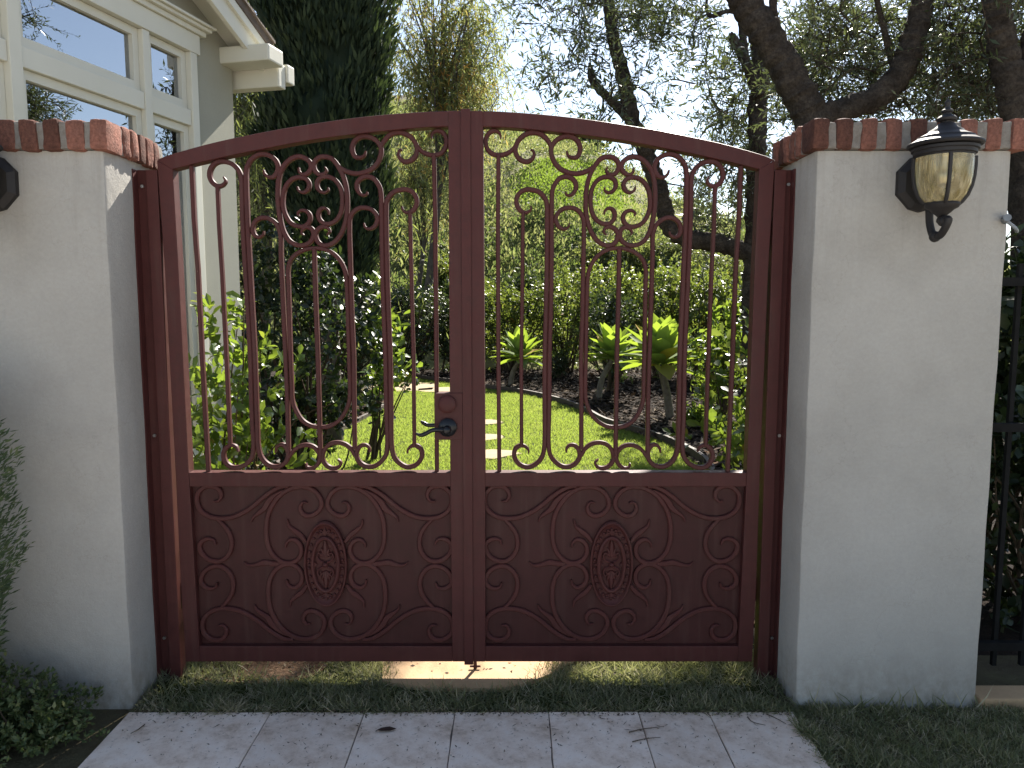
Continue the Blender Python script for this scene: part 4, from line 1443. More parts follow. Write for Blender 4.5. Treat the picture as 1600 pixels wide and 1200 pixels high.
# lookouts under the soffit
for k in range(4):
    u = 0.60 + k * 0.62
    m_ = MB()
    zz = rk(u) - .067
    m_.hexa([hw(u, -.02, zz - .085), hw(u + .09, -.02, zz - .085 + slope * .09), hw(u + .09, OV - .032, zz - .085 + slope * .09), hw(u, OV - .032, zz - .085),
             hw(u, -.02, zz), hw(u + .09, -.02, zz + slope * .09), hw(u + .09, OV - .032, zz + slope * .09), hw(u, OV - .032, zz)])
    m_.build('lookout', MAT['trim'], house)

# ================================================================== PLANTS


def rand_dirs(n, up=0.0, rng=RNG):
    v = rng.normal(size=(n, 3))
    v = norm(v)
    v[:, 2] += up
    return norm(v)


def shrub(name, label, cat, base, ctr, rad, n, L, mat, group=None, nobj=0, objmat=None, stems=10, smat='twig', tpl='fold', wr=0.5, shell=0.55, seed=1, lump=0.18, srad=0.012):
    """leafy shrub: stems from the ground to rosettes of leaves spread through its volume"""
    rng = np.random.default_rng(seed)
    root = thing(name, base, label, cat, group)
    base, ctr, rad = np.array(base), np.array(ctr), np.array(rad)
    nt_ = max(8, n // 11)
    d = rand_dirs(nt_, 0.15, rng)
    ph = rng.uniform(0, 6.28, 4)
    lm = 1 + lump * (np.sin(d[:, 0] * 4 + ph[0]) + np.sin(d[:, 1] * 5 + ph[1]) + np.sin(d[:, 2] * 5 + ph[2])) * .7
    r = (shell + (1 - shell) * rng.random(nt_) ** 0.6) * lm
    r *= rng.uniform(.93, 1.06, nt_)
    T = ctr + d * r[:, None] * rad
    T[:, 2] = np.maximum(T[:, 2], base[2] + 0.04)
    # stems
    mb = MB()
    order = rng.permutation(nt_)[:stems]
    for i in order:
        t = T[i]
        mid = base * .45 + t * .55 + rng.normal(size=3) * rad * .10
        b0 = base + np.array((rng.normal() * rad[0] * .12, rng.normal() * rad[1] * .12, -0.02))
        sp = spline([b0, mid, t], 5)
        mb.tube(sp, list(np.linspace(srad, srad * .28, len(sp))), 5, False)
    mb.build('stem', MAT[smat], root, True)
    # leaves in rosettes
    P = np.repeat(T, 11, 0)[:n] if len(T) * 11 >= n else np.repeat(T, 12, 0)[:n]
    m = len(P)
    ax = np.repeat(norm(d + np.array((0, 0, 0.7))), 12, 0)[:m] if len(T) * 11 < n else np.repeat(norm(d + np.array((0, 0, 0.7))), 11, 0)[:m]
    P = P - ax * rng.uniform(0, 2.2, m)[:, None] * L + rng.normal(size=(m, 3)) * L * .25
    D = norm(rng.normal(size=(m, 3)) * .9 + ax * .75)
    N = norm(ax + rng.normal(size=(m, 3)) * .5)
    Ls = L * rng.uniform(.65, 1.25, m)
    keep = P[:, 2] > base[2] + .02
    P, D, N, Ls = P[keep], D[keep], N[keep], Ls[keep]
    if nobj:
        dist = np.linalg.norm(P - np.array((0, 0, EYE)), axis=1) - Ls
        o_ = np.argsort(dist)
        near, rest = o_[:nobj], o_[nobj:]
        T0, F0 = TPL['oval']
        ms = []
        for k in range(4):
            me = bpy.data.meshes.new('leaf')
            v = T0.copy()
            v[:, 1] *= wr * (0.9 + .1 * k)
            v[:, 2] += -.10 * v[:, 0] ** 2 * (k - 1)
            me.from_pydata(v.tolist(), [], F0.tolist())
            me.materials.append(objmat)
            ms.append(me)
        for q, i in enumerate(near):
            x = Vector(D[i]).normalized()
            y = Vector(N[i]).cross(x)
            if y.length < 1e-3:
                y = x.orthogonal()
            y.normalize()
            z = x.cross(y)
            s_ = float(Ls[i])
            M_ = Matrix(((x.x * s_, y.x * s_, z.x * s_, P[i][0] - base[0]), (x.y * s_, y.y * s_, z.y * s_, P[i][1] - base[1]), (x.z * s_, y.z * s_, z.z * s_, P[i][2] - base[2]), (0, 0, 0, 1)))
            lo = bpy.data.objects.new('leaf', ms[q % 4])
            COL.objects.link(lo)
            lo.parent = root
            lo.matrix_basis = M_
        P, D, N, Ls = P[rest], D[rest], N[rest], Ls[rest]
    if len(P):
        f = leaves('foliage', mat, root, P, D, N, Ls, Ls * wr, 'oval' if tpl == 'oval' else tpl)
        if nobj:
            f['kind'] = 'stuff'
    return root


# shrubs close behind the gate
shrub('broadleaf_shrub', 'bright green broad leaved shrub just behind the gate leaf with the lock', 'shrub', (-1.50, 3.95, 0), (-1.46, 3.95, 0.68), (0.40, 0.38, 0.74), 1300, 0.072, MAT['broad'],
      None, 300, MAT['broadobj'], 26, tpl='oval', wr=0.52, shell=.35, seed=3, srad=0.008)
shrub('broadleaf_shrub', 'dark green leafy shrub behind the gate leaf with the drop bolt, by the gate post', 'shrub', (1.62, 4.6, 0), (1.56, 4.6, 0.58), (0.46, 0.40, 0.68), 1300, 0.072, MAT['hedge'],
      None, 300, MAT['broadobj'], 26, tpl='oval', wr=0.55, shell=.4, seed=5, srad=0.008)
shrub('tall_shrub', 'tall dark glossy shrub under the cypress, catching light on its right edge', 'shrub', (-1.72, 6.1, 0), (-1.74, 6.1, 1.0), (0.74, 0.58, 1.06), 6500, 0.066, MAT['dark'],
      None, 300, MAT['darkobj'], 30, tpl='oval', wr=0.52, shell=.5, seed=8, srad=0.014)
shrub('broadleaf_shrub', 'lit right edge of the tall dark shrub, its sunlight put into brighter leaves', 'shrub', (-1.22, 6.7, 0), (-1.10, 6.7, 0.95), (0.25, 0.22, 0.66), 420, 0.092, MAT['broad'],
      None, 200, MAT['broadobj'], 14, tpl='oval', wr=0.52, shell=.3, seed=13, srad=0.010)  # lit side of the dark shrub, sunlight put into a brighter leaf colour
shrub('small_plant', 'small leafy plant at the tip of the planting bed by the stepping stones', 'plant', tuple(atG(578, 640)), tuple(atG(578, 640) + np.array((0, 0, .16))), (0.16, 0.16, 0.20), 90, 0.11, MAT['hedge'],
      None, 90, MAT['darkobj'], 8, tpl='oval', wr=0.42, shell=.2, seed=15, srad=0.006)

# hedge row at the end of the lawn
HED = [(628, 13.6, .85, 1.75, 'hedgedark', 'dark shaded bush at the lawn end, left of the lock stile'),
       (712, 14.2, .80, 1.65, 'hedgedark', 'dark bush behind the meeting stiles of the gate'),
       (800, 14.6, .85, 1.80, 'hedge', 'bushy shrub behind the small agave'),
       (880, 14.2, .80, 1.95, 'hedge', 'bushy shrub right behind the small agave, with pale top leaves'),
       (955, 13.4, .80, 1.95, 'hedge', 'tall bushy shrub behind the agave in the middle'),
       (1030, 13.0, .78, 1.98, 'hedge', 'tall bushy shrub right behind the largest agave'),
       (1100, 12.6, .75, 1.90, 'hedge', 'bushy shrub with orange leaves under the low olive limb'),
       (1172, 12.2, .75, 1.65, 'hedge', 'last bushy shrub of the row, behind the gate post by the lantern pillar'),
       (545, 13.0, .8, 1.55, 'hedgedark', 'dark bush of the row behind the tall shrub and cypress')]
for k, (px, Y, rx, h, mt, lb_) in enumerate(HED):
    Y += 1.0
    h *= 1.07
    g = atY(px, 590, Y)
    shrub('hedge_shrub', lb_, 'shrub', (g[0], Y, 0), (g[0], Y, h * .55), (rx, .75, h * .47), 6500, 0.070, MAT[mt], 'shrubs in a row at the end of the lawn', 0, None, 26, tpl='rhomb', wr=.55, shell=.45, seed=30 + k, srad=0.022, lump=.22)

g = atG(935, 626)
shrub('hedge_shrub', 'leafy shrub added behind the dull green agave to shade it', 'shrub', (g[0] + .30, g[1] + .95, 0), (g[0] + .32, g[1] + .95, .98), (.46, .40, .86), 3000, .075, MAT['hedgedark'], None, 0, None, 18, tpl='rhomb', wr=.55, shell=.35, seed=47, srad=.014)  # added shrub, placed sunward so its shadow falls on the agave
# low filler plants in the right bed
for k, (px, py, h, mt, lb_) in enumerate(((872, 592, .55, 'hedgedark', 'dark strappy plant in the mulch between the small and the middle agave'),
                                          (1110, 640, .55, 'hedge', 'low leafy plant in the mulch right of the largest agave'),
                                          (1085, 668, .30, 'broad', 'small seedling plant at the foot of the largest agave'))):
    g = atG(px, py)
    shrub('bed_plant', lb_, 'plant', tuple(g), tuple(g + np.array((0, 0, h * .5))), (h * .5, h * .5, h * .5), 420, .10, MAT[mt], None, 0, None, 8, tpl='fold', wr=.30, shell=.2, seed=60 + k, srad=.006)


g = atG(1128, 660)
shrub('bed_shrub', 'light green shrub in the mulch bed between the largest agave and the gate post', 'shrub', tuple(g), (g[0], g[1], .75), (.42, .40, .72), 1500, .085, MAT['broad'], None, 0, None, 18, tpl='oval', wr=.5, shell=.3, seed=66, srad=.01)


# agaves on bare stems
def agave(px, py_base, py_head, radius, nl, label, lean=(0, 0), seed=1):
    rng = np.random.default_rng(seed)
    b = atG(px, py_base)
    Y = b[1]
    hd = atY(px + lean[0], py_head, Y)
    root = thing('agave', tuple(b), label, 'agave', 'agaves in the mulch bed')
    sp = spline([b + np.array((0, 0, -.03)), b * .5 + hd * .5 + np.array((lean[1], 0.03, 0)), hd], 6)
    MB().tube(sp, list(np.linspace(.046, .036, len(sp)) * radius / .50), 9).build('trunk', MAT['agavestem'], root, True)
    # broad pointed leaf, cupped and arching
    ms = []
    for q in range(3):
        V_, F_ = [], []
        m_ = 8
        for k in range(m_):
            t = k / (m_ - 1)
            hw_ = .235 * (math.sin(math.pi * min(1, .16 + t * .84) ** 1.15) ** .85) * (1 - .1 * q * .5)
            if k == m_ - 1:
                hw_ = .004
            z = -(.03 + .07 * q) * t * t
            V_ += [(t, -hw_, z + hw_ * .30), (t, -hw_ * .45, z + .02 * (1 - t)), (t, 0, z - .012 * (1 - t)), (t, hw_ * .45, z + .02 * (1 - t)), (t, hw_, z + hw_ * .30)]
        for k in range(m_ - 1):
            for j in range(4):
                F_.append((k * 5 + j, k * 5 + j + 1, k * 5 + 6 + j, k * 5 + 5 + j))
        me = bpy.data.meshes.new('leaf')
        me.from_pydata(V_, [], F_)
        for p_ in me.polygons:
            p_.use_smooth = True
        me.materials.append(MAT['agave'])
        ms.append(me)
    for k in range(nl):
        t = k / (nl - 1)                      # 0 = lowest, oldest
        az = k * 2.39996 + rng.uniform(-.15, .15)
        el = R(-6 + 88 * t ** .80 + rng.uniform(-6, 6))
        ln = radius * (1.0 - .12 * t) * rng.uniform(.9, 1.08) * (0.55 if t > .93 else 1)
        x = Vector((math.cos(az) * math.cos(el), math.sin(az) * math.cos(el), math.sin(el)))
        up_ = Vector((-math.cos(az) * math.sin(el), -math.sin(az) * math.sin(el), math.cos(el)))
        y = up_.cross(x).normalized()
        z = x.cross(y)
        o_ = Vector(hd - b) + Vector((0, 0, radius * .22 * t)) + x * .02
        M_ = Matrix(((x.x * ln, y.x * ln, z.x * ln, o_.x), (x.y * ln, y.y * ln, z.y * ln, o_.y), (x.z * ln, y.z * ln, z.z * ln, o_.z), (0, 0, 0, 1)))
        lo = bpy.data.objects.new('leaf', ms[2 if t < .3 else (1 if t < .65 else 0)])
        COL.objects.link(lo)
        lo.parent = root
        lo.matrix_basis = M_
    return root


agave(1048, 655, 572, .58, 36, 'largest agave with glowing lime leaves on a bare stem', (-16, .02), 2)
agave(797, 603, 562, .50, 32, 'small lime agave on a short bare stem, nearest to the seam of the gate', (16, -.04), 3)
agave(935, 626, 562, .50, 30, 'shaded dull green agave leaning beside the largest one', (22, -.05), 4)


# ------------------------------------------------------------------ trees
def limb(mb, px, rads, Y, per=9, sides=16):
    """px: (x, y) or (x, y, Y) measured points of a limb"""
    P = [atY(p[0], p[1], p[2] if len(p) > 2 else Y) for p in px]
    sp = spline(P, per)
    rr = np.interp(np.linspace(0, 1, len(sp)), np.linspace(0, 1, len(rads)), rads)
    rr = rr * (1 + .07 * np.sin(np.arange(len(sp)) * 1.7) + .05 * np.sin(np.arange(len(sp)) * 3.1 + 1))
    v0 = len(mb.v)
    mb.tube(sp, list(rr), sides)
    ctr_ = np.repeat(sp, sides, 0)
    for k in range(len(sp) * sides):
        p = Vector(mb.v[v0 + k])
        c = Vector(ctr_[k])
        f_ = 1 + .16 * noise.noise(p * 7) + .12 * noise.noise(p * 19)
        mb.v[v0 + k] = tuple(c + (p - c) * f_)
    return sp


def crown(root, skel, targets, leafmat_, L, wr=.22, twig_len=.38, per=16, seed=1, droop=0.0, mat_t='bark'):
    """grow thin branches from the limbs to the target points and set narrow leaves along their ends"""
    rng = np.random.default_rng(seed)
    pts = np.array(skel)
    mb = MB()
    tw = MB()
    LP, LD, LN = [], [], []
    o_ = np.argsort([np.min(np.linalg.norm(pts - t, axis=1)) for t in targets])
    for i in o_:
        t = targets[i]
        k = int(np.argmin(np.linalg.norm(pts - t, axis=1)))
        s = pts[k]
        v = t - s
        dl = np.linalg.norm(v)
        side = np.cross(v, rng.normal(size=3))
        side = side / (np.linalg.norm(side) + 1e-9)
        mid = s + v * .5 + side * dl * rng.uniform(.05, .22) + np.array((0, 0, dl * .08))
        sp = spline([s, mid, t], max(3, min(8, int(dl / .12))))
        r0 = min(.022, .005 + .010 * dl)
        mb.tube(sp, list(np.linspace(r0, .0035, len(sp))), 5, False)
        pts = np.vstack([pts, sp[1:]])
        # leafy twigs
        nt_ = rng.integers(3, 6)
        for q in range(nt_):
            st = sp[rng.integers(len(sp) // 2, len(sp))]
            d = v / (dl + 1e-9) * .55 + rng.normal(size=3) * .65 + np.array((0, 0, .25 - droop))
            d /= np.linalg.norm(d)
            ln = twig_len * rng.uniform(.6, 1.3)
            bend = rng.normal(size=3) * .35 + np.array((0, 0, -.25 - droop))
            tt = np.linspace(0, 1, 6)
            tp = st + d * ln * tt[:, None] + bend * ln * (tt ** 2)[:, None] * .45
            tw.tube(tp, list(np.linspace(.0032, .0012, 6)), 3, False)
            m = int(per * rng.uniform(.7, 1.2))
            f = (np.arange(m) + .5) / m
            lp = np.stack([np.interp(f, tt, tp[:, j]) for j in range(3)], 1)
            td = norm(np.gradient(lp, axis=0))
            sd_ = norm(np.cross(td, rng.normal(size=3)))
            sgn = np.where(np.arange(m) % 2 == 0, 1, -1)[:, None]
            LP.append(lp)
            LD.append(norm(td * .75 + sd_ * sgn * .75 + rng.normal(size=(m, 3)) * .28))
            LN.append(rng.normal(size=(m, 3)))
    mb.build('branch', MAT[mat_t], root, True)['kind'] = 'stuff'
    tw.build('twig', MAT['twig'], root)['kind'] = 'stuff'
    LP, LD, LN = np.vstack(LP), np.vstack(LD), np.vstack(LN)
    ls = L * rng.uniform(.35, 1.3, len(LP))
    leaves('crown', leafmat_, root, LP, LD, LN, ls, ls * wr, 'rhomb')


def region(boxes, rng):
    """random points of the air seen through the given windows of the photograph, at real depths"""
    o_ = []
    for (x0, x1, y0, y1, Y0, Y1, n) in boxes:
        for _ in range(n):
            o_.append(atY(rng.uniform(x0, x1), rng.uniform(y0, y1), rng.uniform(Y0, Y1)))
    return o_


# olive beyond the gate: forked trunk with the low limb that turns up
rng = np.random.default_rng(21)
g = atY(1180, 600, 8.6)
olive1 = thing('olive_tree', (g[0], 8.6, 0), 'leaning olive tree behind the right half of the gate, its low limb bending upward', 'tree')
tb = MB()
sk = []
s_ = limb(tb, [(1186, 760), (1182, 600), (1178, 470), (1180, 400)], [0.172, 0.144, 0.132, 0.127], 8.6)
sk += list(s_[-6:])
a1 = limb(tb, [(1184, 400), (1150, 388), (1110, 378), (1072, 372), (1046, 352), (1036, 318), (1026, 285), (1010, 240), (990, 195), (979, 145), (968, 95), (955, 45), (951, -10), (945, -90), (938, -200)],
          [0.098, 0.098, 0.101, 0.106, 0.101, 0.094, 0.094, 0.092, 0.087, 0.081, 0.074, 0.064, 0.060, 0.052, 0.034], 8.6)
sk += list(a1[54:])
a2 = limb(tb, [(1000, 205), (975, 178), (950, 152), (930, 132), (924, 115), (921, 98)], [0.057, 0.055, 0.048, 0.046, 0.046, 0.014], 8.55, sides=9)
sk += list(a2)
b1 = limb(tb, [(1180, 420), (1181, 330), (1182, 250), (1184, 170), (1188, 120), (1184, 70), (1170, 20), (1160, -60), (1150, -160)], [0.115, 0.106, 0.101, 0.099, 0.092, 0.081, 0.069, 0.057, 0.040], 8.6)
sk += list(b1[32:])
b2 = limb(tb, [(1186, 150), (1172, 112), (1158, 82), (1146, 62), (1138, 55)], [0.069, 0.062, 0.055, 0.053, 0.046], 8.5, sides=9)
b3 = limb(tb, [(1164, 92), (1160, 50), (1157, 10), (1165, -60)], [0.046, 0.041, 0.034, 0.023], 8.55, sides=8)
b4 = limb(tb, [(1158, 20), (1135, 18), (1112, 25), (1106, 22), (1104, -10)], [0.025, 0.025, 0.023, 0.018, 0.014], 8.5, sides=7)
sk += list(b2) + list(b3) + list(b4)
tb.build('trunk', MAT['bark'], olive1, True)
T_ = region([(800, 960, 5, 195, 7.8, 9.6, 50), (955, 1110, 0, 70, 8.0, 9.6, 44), (950, 1180, 70, 190, 7.8, 9.6, 30), (1090, 1260, 110, 240, 8.4, 9.6, 46), (1060, 1175, 230, 400, 8.2, 10.0, 60),
             (900, 1080, -120, 0, 8.4, 9.8, 40), (1190, 1290, 20, 150, 9.0, 9.8, 26)], rng)
crown(olive1, sk, np.array(T_), MAT['olive'], .085, .25, .42, 17, 4)

# olive behind the lantern pillar
rng = np.random.default_rng(33)
g = atY(1285, 600, 5.6)
olive2 = thing('olive_tree', (g[0], 5.6, 0), 'thick old olive tree forking above the brick cap of the lantern pillar', 'tree')
tb = MB()
sk = []
limb(tb, [(1325, 860), (1310, 600), (1296, 380), (1284, 260), (1276, 200)], [.20, .175, .165, .16, .15], 5.6)
c1 = limb(tb, [(1280, 225), (1258, 165), (1232, 112), (1205, 66), (1176, 22), (1150, -20), (1120, -80), (1095, -160)], [.125, .118, .112, .112, .108, .10, .085, .06], 5.6)
c2 = limb(tb, [(1270, 215), (1290, 182), (1330, 168), (1372, 150), (1405, 116), (1428, 62), (1440, 8), (1450, -60), (1470, -150)], [.10, .085, .085, .088, .088, .084, .078, .06, .045], 5.6)
c3 = limb(tb, [(1232, 112), (1215, 60), (1208, 10), (1215, -60)], [.04, .034, .028, .02], 5.7, sides=8)
c4 = limb(tb, [(1400, 120), (1385, 60), (1370, 0), (1360, -70)], [.03, .026, .02, .016], 5.8, sides=8)
sk += list(c1[25:]) + list(c2[14:]) + list(c3) + list(c4)
tb.build('trunk', MAT['bark'], olive2, True)
T_ = region([(1250, 1600, 0, 190, 5.95, 7.0, 250), (1290, 1400, 30, 130, 5.5, 5.8, 6), (1460, 1580, 60, 190, 5.2, 5.8, 14), (1230, 1640, -140, 0, 5.5, 6.6, 80), (1210, 1290, 60, 200, 6.0, 7.0, 26)], rng)
crown(olive2, sk, np.array(T_), MAT['olive'], .062, .22, .36, 20, 6)

# tree at the far right
rng = np.random.default_rng(35)
g = atY(1590, 600, 5.0)
tr3 = thing('olive_tree', (g[0], 5.0, 0), 'dark trunked olive tree at the right picture edge above the fence', 'tree')
tb = MB()
limb(tb, [(1640, 900), (1620, 500), (1604, 250), (1590, 160), (1574, 100), (1562, 50), (1556, 0), (1550, -80)], [.13, .12, .11, .10, .09, .082, .075, .06], 5.0)
c5 = limb(tb, [(1590, 170), (1605, 100), (1612, 40), (1625, -40)], [.06, .05, .045, .04], 5.0, sides=9)
c6 = limb(tb, [(1562, 50), (1556, 0), (1550, -80), (1548, -140)], [.03, .03, .03, .03], 5.0, sides=6)
tb.build('trunk', MAT['bark'], tr3, True)
T_ = region([(1470, 1680, 0, 190, 5.2, 6.3, 80), (1480, 1680, -120, 0, 4.6, 6.0, 36)], rng)
crown(tr3, list(c5) + list(c6), np.array(T_), MAT['olive'], .062, .27, .36, 18, 9)


# weeping trees behind the cypress
def weeping(label, px, Y, ctr_px, rad, ns, mat, L, seed, trunk_r=.10, drop=(.6, 2.2), low=-2.0):
    rng = np.random.default_rng(seed)
    g = atY(px, 600, Y)
    z0 = float(hill_z(np.array(g[0]), np.array(Y)))
    root = thing('weeping_tree', (g[0], Y, z0), label, 'tree')
    c = atY(ctr_px[0], ctr_px[1], Y)
    mb = MB()
    b0 = np.array((g[0], Y, z0 - .1))
    main = spline([b0, b0 * .5 + c * .5 + np.array((.15, 0, 0)), c], 6)
    mb.tube(main, list(np.linspace(trunk_r, trunk_r * .45, len(main))), 10)
    anchors = []
    for k in range(26):
        d = rand_dirs(1, .25, rng)[0] * np.array(rad) * rng.uniform(.6, .95)
        st = main[rng.integers(len(main) // 2, len(main))]
        sp = spline([st, st * .5 + (c + d) * .5 + np.array((0, 0, .25)), c + d], 6)
        mb.tube(sp, list(np.linspace(trunk_r * .3, trunk_r * .06, len(sp))), 6)
        anchors += list(sp[2:])
    mb.build('trunk', MAT['greybark'], root, True)
    A = np.array(anchors)
    tw = MB()
    LP, LD, LN = [], [], []
    for k in range(ns):
        st = A[rng.integers(len(A))] + rng.normal(size=3) * np.array(rad) * .16
        ln = rng.uniform(*drop)
        hd = rng.normal(size=2) * .40
        tt = np.linspace(0, 1, 7)
        tp = st + np.stack([hd[0] * np.sqrt(tt) * ln, hd[1] * np.sqrt(tt) * ln, .12 * np.sin(tt * 3.1) * ln - tt ** 1.3 * ln], 1)
        tp[:, 2] = np.maximum(tp[:, 2], z0 + .1)
        if k % 2 == 0:
            tw.tube(tp, list(np.linspace(.006, .002, 7)), 3, False)
        m = int(ln / (L * .42)) + 4
        f = (np.arange(m) + rng.uniform(0, 1)) / m
        lp = np.stack([np.interp(f, tt, tp[:, j]) for j in range(3)], 1)
        LP.append(lp)
        LD.append(norm(rng.normal(size=(m, 3)) * .62 + np.array((0, 0, -.75))))
        LN.append(rng.normal(size=(m, 3)))
    tw.build('strand', MAT['greybark'], root)
    LP, LD, LN = np.vstack(LP), np.vstack(LD), np.vstack(LN)
    ls = L * rng.uniform(.6, 1.3, len(LP))
    leaves('crown', mat, root, LP, LD, LN, ls, ls * .17, 'rhomb')


weeping('weeping tree with yellow and orange tinted sprays right of the cypress', 655, 16.5, (692, 45), (1.45, 1.2, 2.2), 1000, MAT['weep'], .16, 3, drop=(.3, 1.3))
weeping('weeping tree with grey green strands between the house eave and the cypress', 405, 11.5, (398, 110), (.8, .8, 1.3), 420, MAT['weepgrey'], .12, 5, .10, drop=(1.2, 3.2))
weeping('small yellow green weeping tree at the lower right of the cypress, on the hill foot', 640, 17.5, (662, 262), (.85, .8, .8), 330, MAT['weep'], .13, 9, .07, drop=(.4, 1.3))
weeping('low yellowish weeping tree beside the sky, above the seam of the gate', 745, 18.5, (742, 150), (.85, .8, .75), 260, MAT['weep'], .14, 12, .08, drop=(.3, .9))

# cypress column
rng = np.random.default_rng(77)
CYY = 7.6
cb = atY(520, 700, CYY)
cyp = thing('cypress_tree', (cb[0], CYY, 0), 'dense dark cypress column rising beside the house', 'tree')
_sil = [(-260, 430, 590), (-150, 405, 605), (0, 400, 606), (45, 414, 606), (80, 428, 605), (110, 446, 604), (140, 448, 604), (165, 418, 604), (185, 402, 604), (210, 402, 605), (240, 410, 606), (280, 428, 606), (320, 440, 604), (350, 448, 598), (385, 470, 590), (415, 500, 582), (440, 520, 575)]
sz, sxl, sxr = [], [], []
for y, xl, xr in _sil:
    p0, p1 = atY(xl, y, CYY), atY(xr, y, CYY)
    sz.append(p0[2]); sxl.append(p0[0]); sxr.append(p1[0])
sz, sxl, sxr = np.array(sz)[::-1], np.array(sxl)[::-1], np.array(sxr)[::-1]
ztop_c = sz[-1] + 1.6
MB().tube([(cb[0], CYY, -.05), (cb[0], CYY, 1.2), (cb[0] - .05, CYY, 4.0)], [.11, .09, .04], 10).build('trunk', MAT['greybark'], cyp, True)


def cy_r(z):
    l, r_ = np.interp(z, sz, sxl), np.interp(z, sz, sxr)
    k = np.where(z > sz[-1], np.clip((ztop_c - z) / 1.6, 0, 1) ** .6, 1.0)
    return (l + r_) / 2, (r_ - l) / 2 * k


nz, na = 60, 26
zz = np.linspace(sz[0], ztop_c - .1, nz)
CV = []
for z in zz:
    c_, r_ = cy_r(z)
    for k in range(na):
        a = 2 * math.pi * k / na
        j = .80 + .05 * math.sin(a * 3 + z * 4) + .04 * math.sin(a * 5 - z * 7)
        CV.append((c_ + r_ * j * math.cos(a), CYY + max(r_, .25) * .95 * j * math.sin(a), z))
ii = (np.arange(nz - 1)[:, None] * na + np.arange(na)[None]).ravel()
jj = (np.arange(nz - 1)[:, None] * na + ((np.arange(na) + 1) % na)[None]).ravel()
np_obj('blocking_core', CV, np.stack([ii, jj, jj + na, ii + na], 1), MAT['cypress'], cyp, None, True)  # solid core added inside the crown to block light between the sprays
nc = 1500
zc_ = rng.uniform(sz[0] - .05, ztop_c, nc)
ac_ = rng.uniform(0, 2 * math.pi, nc)
oc_ = rng.normal(size=nc) * .085
m = 36
n = nc * m
z = np.repeat(zc_, m) + rng.normal(size=n) * .075
a = np.repeat(ac_, m) + rng.normal(size=n) * .10
c_, r_ = cy_r(z)
cl = np.sin(a * 4 + z * 3.1) * .05 + np.sin(a * 9 - z * 5.3) * .04 + np.repeat(oc_, m)
rr = .95 * r_ * (.80 + .20 * rng.random(n) ** .7 + cl) + np.repeat(np.abs(rng.normal(size=nc)) * .02, m)
P = np.stack([c_ + rr * np.cos(a), CYY + np.maximum(rr, .12) * np.sin(a) * .95, z], 1)
rad_d = np.stack([np.cos(a), np.sin(a), np.zeros(n)], 1)
D = norm(rad_d * .42 + np.array((0, 0, .95)) + rng.normal(size=(n, 3)) * .25)
ls = rng.uniform(.06, .15, n)
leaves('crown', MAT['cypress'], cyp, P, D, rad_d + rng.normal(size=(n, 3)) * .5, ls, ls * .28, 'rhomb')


# ------------------------------------------------------------------ hill vegetation
def scatter_hill(n, x0, x1, y0, y1, rng):
    X, Y = rng.uniform(x0, x1, n), rng.uniform(y0, y1, n)
    return np.stack([X, Y, hill_z(X, Y)], 1)


rng = np.random.default_rng(51)
# clumps of brush
C = np.vstack([scatter_hill(2300, -7, 12, 16.5, 26, rng), scatter_hill(3200, -11, 20, 26, 42, rng)])
# keep the mown green cover free of brush


def in_cover(P):
    px = 800 + FPX * P[:, 0] / (P[:, 1] * CP - (P[:, 2] - EYE) * SP)
    up = P[:, 1] * SP + (P[:, 2] - EYE) * CP
    py = 600 - FPX * up / (P[:, 1] * CP - (P[:, 2] - EYE) * SP)
    poly = [(790, 285), (840, 248), (930, 252), (985, 300), (1010, 345), (960, 340), (880, 345), (820, 330)]
    return in_poly(px, py, poly)


C = C[~in_cover(C)]
m = 44
P = np.repeat(C, m, 0)
n = len(P)
sc = np.repeat(rng.uniform(.5, 1.5, len(C)), m)
P = P + rng.normal(size=(n, 3)) * np.array((.22, .22, .02)) * sc[:, None]
D = norm(rng.normal(size=(n, 3)) * .8 + np.array((0, 0, .7)))
P = P + D * (rng.random(n) * .45 * sc)[:, None]
ls = rng.uniform(.05, .15, n) * sc
b = leaves('hillside_brush', MAT['brush'], None, P, D, rng.normal(size=(n, 3)), ls, ls * .30, 'rhomb')
b['kind'] = 'stuff'
# rounder green scrub, thicker towards the foot of the slope
C = np.vstack([scatter_hill(300, -5, 9, 16.8, 24, rng), scatter_hill(260, -8, 15, 24, 38, rng)])
C = C[~in_cover(C)]
m = 170
P = np.repeat(C, m, 0)
n = len(P)
sc = np.repeat(rng.uniform(.35, .8, len(C)), m)
dd = rand_dirs(n, .4, rng)
P = P + dd * (sc * rng.uniform(.5, 1.05, n))[:, None] * np.array((1.0, .9, .9))
D = norm(dd + rng.normal(size=(n, 3)) * .7)
ls = rng.uniform(.09, .17, n)
b = leaves('hillside_scrub', MAT['scrub'], None, P, D, rng.normal(size=(n, 3)), ls, ls * .4, 'rhomb')
b['kind'] = 'stuff'
C = scatter_hill(130000, -2, 11, 20, 42, rng)
C = C[in_cover(C)]
n = len(C)
D = norm(rng.normal(size=(n, 3)) * .5 + np.array((0, 0, .8)))
ls = rng.uniform(.06, .15, n)
b = leaves('green_ground_cover', MAT['cover'], None, C, D, rng.normal(size=(n, 3)), ls, ls * .4, 'rhomb')
b['kind'] = 'stuff'
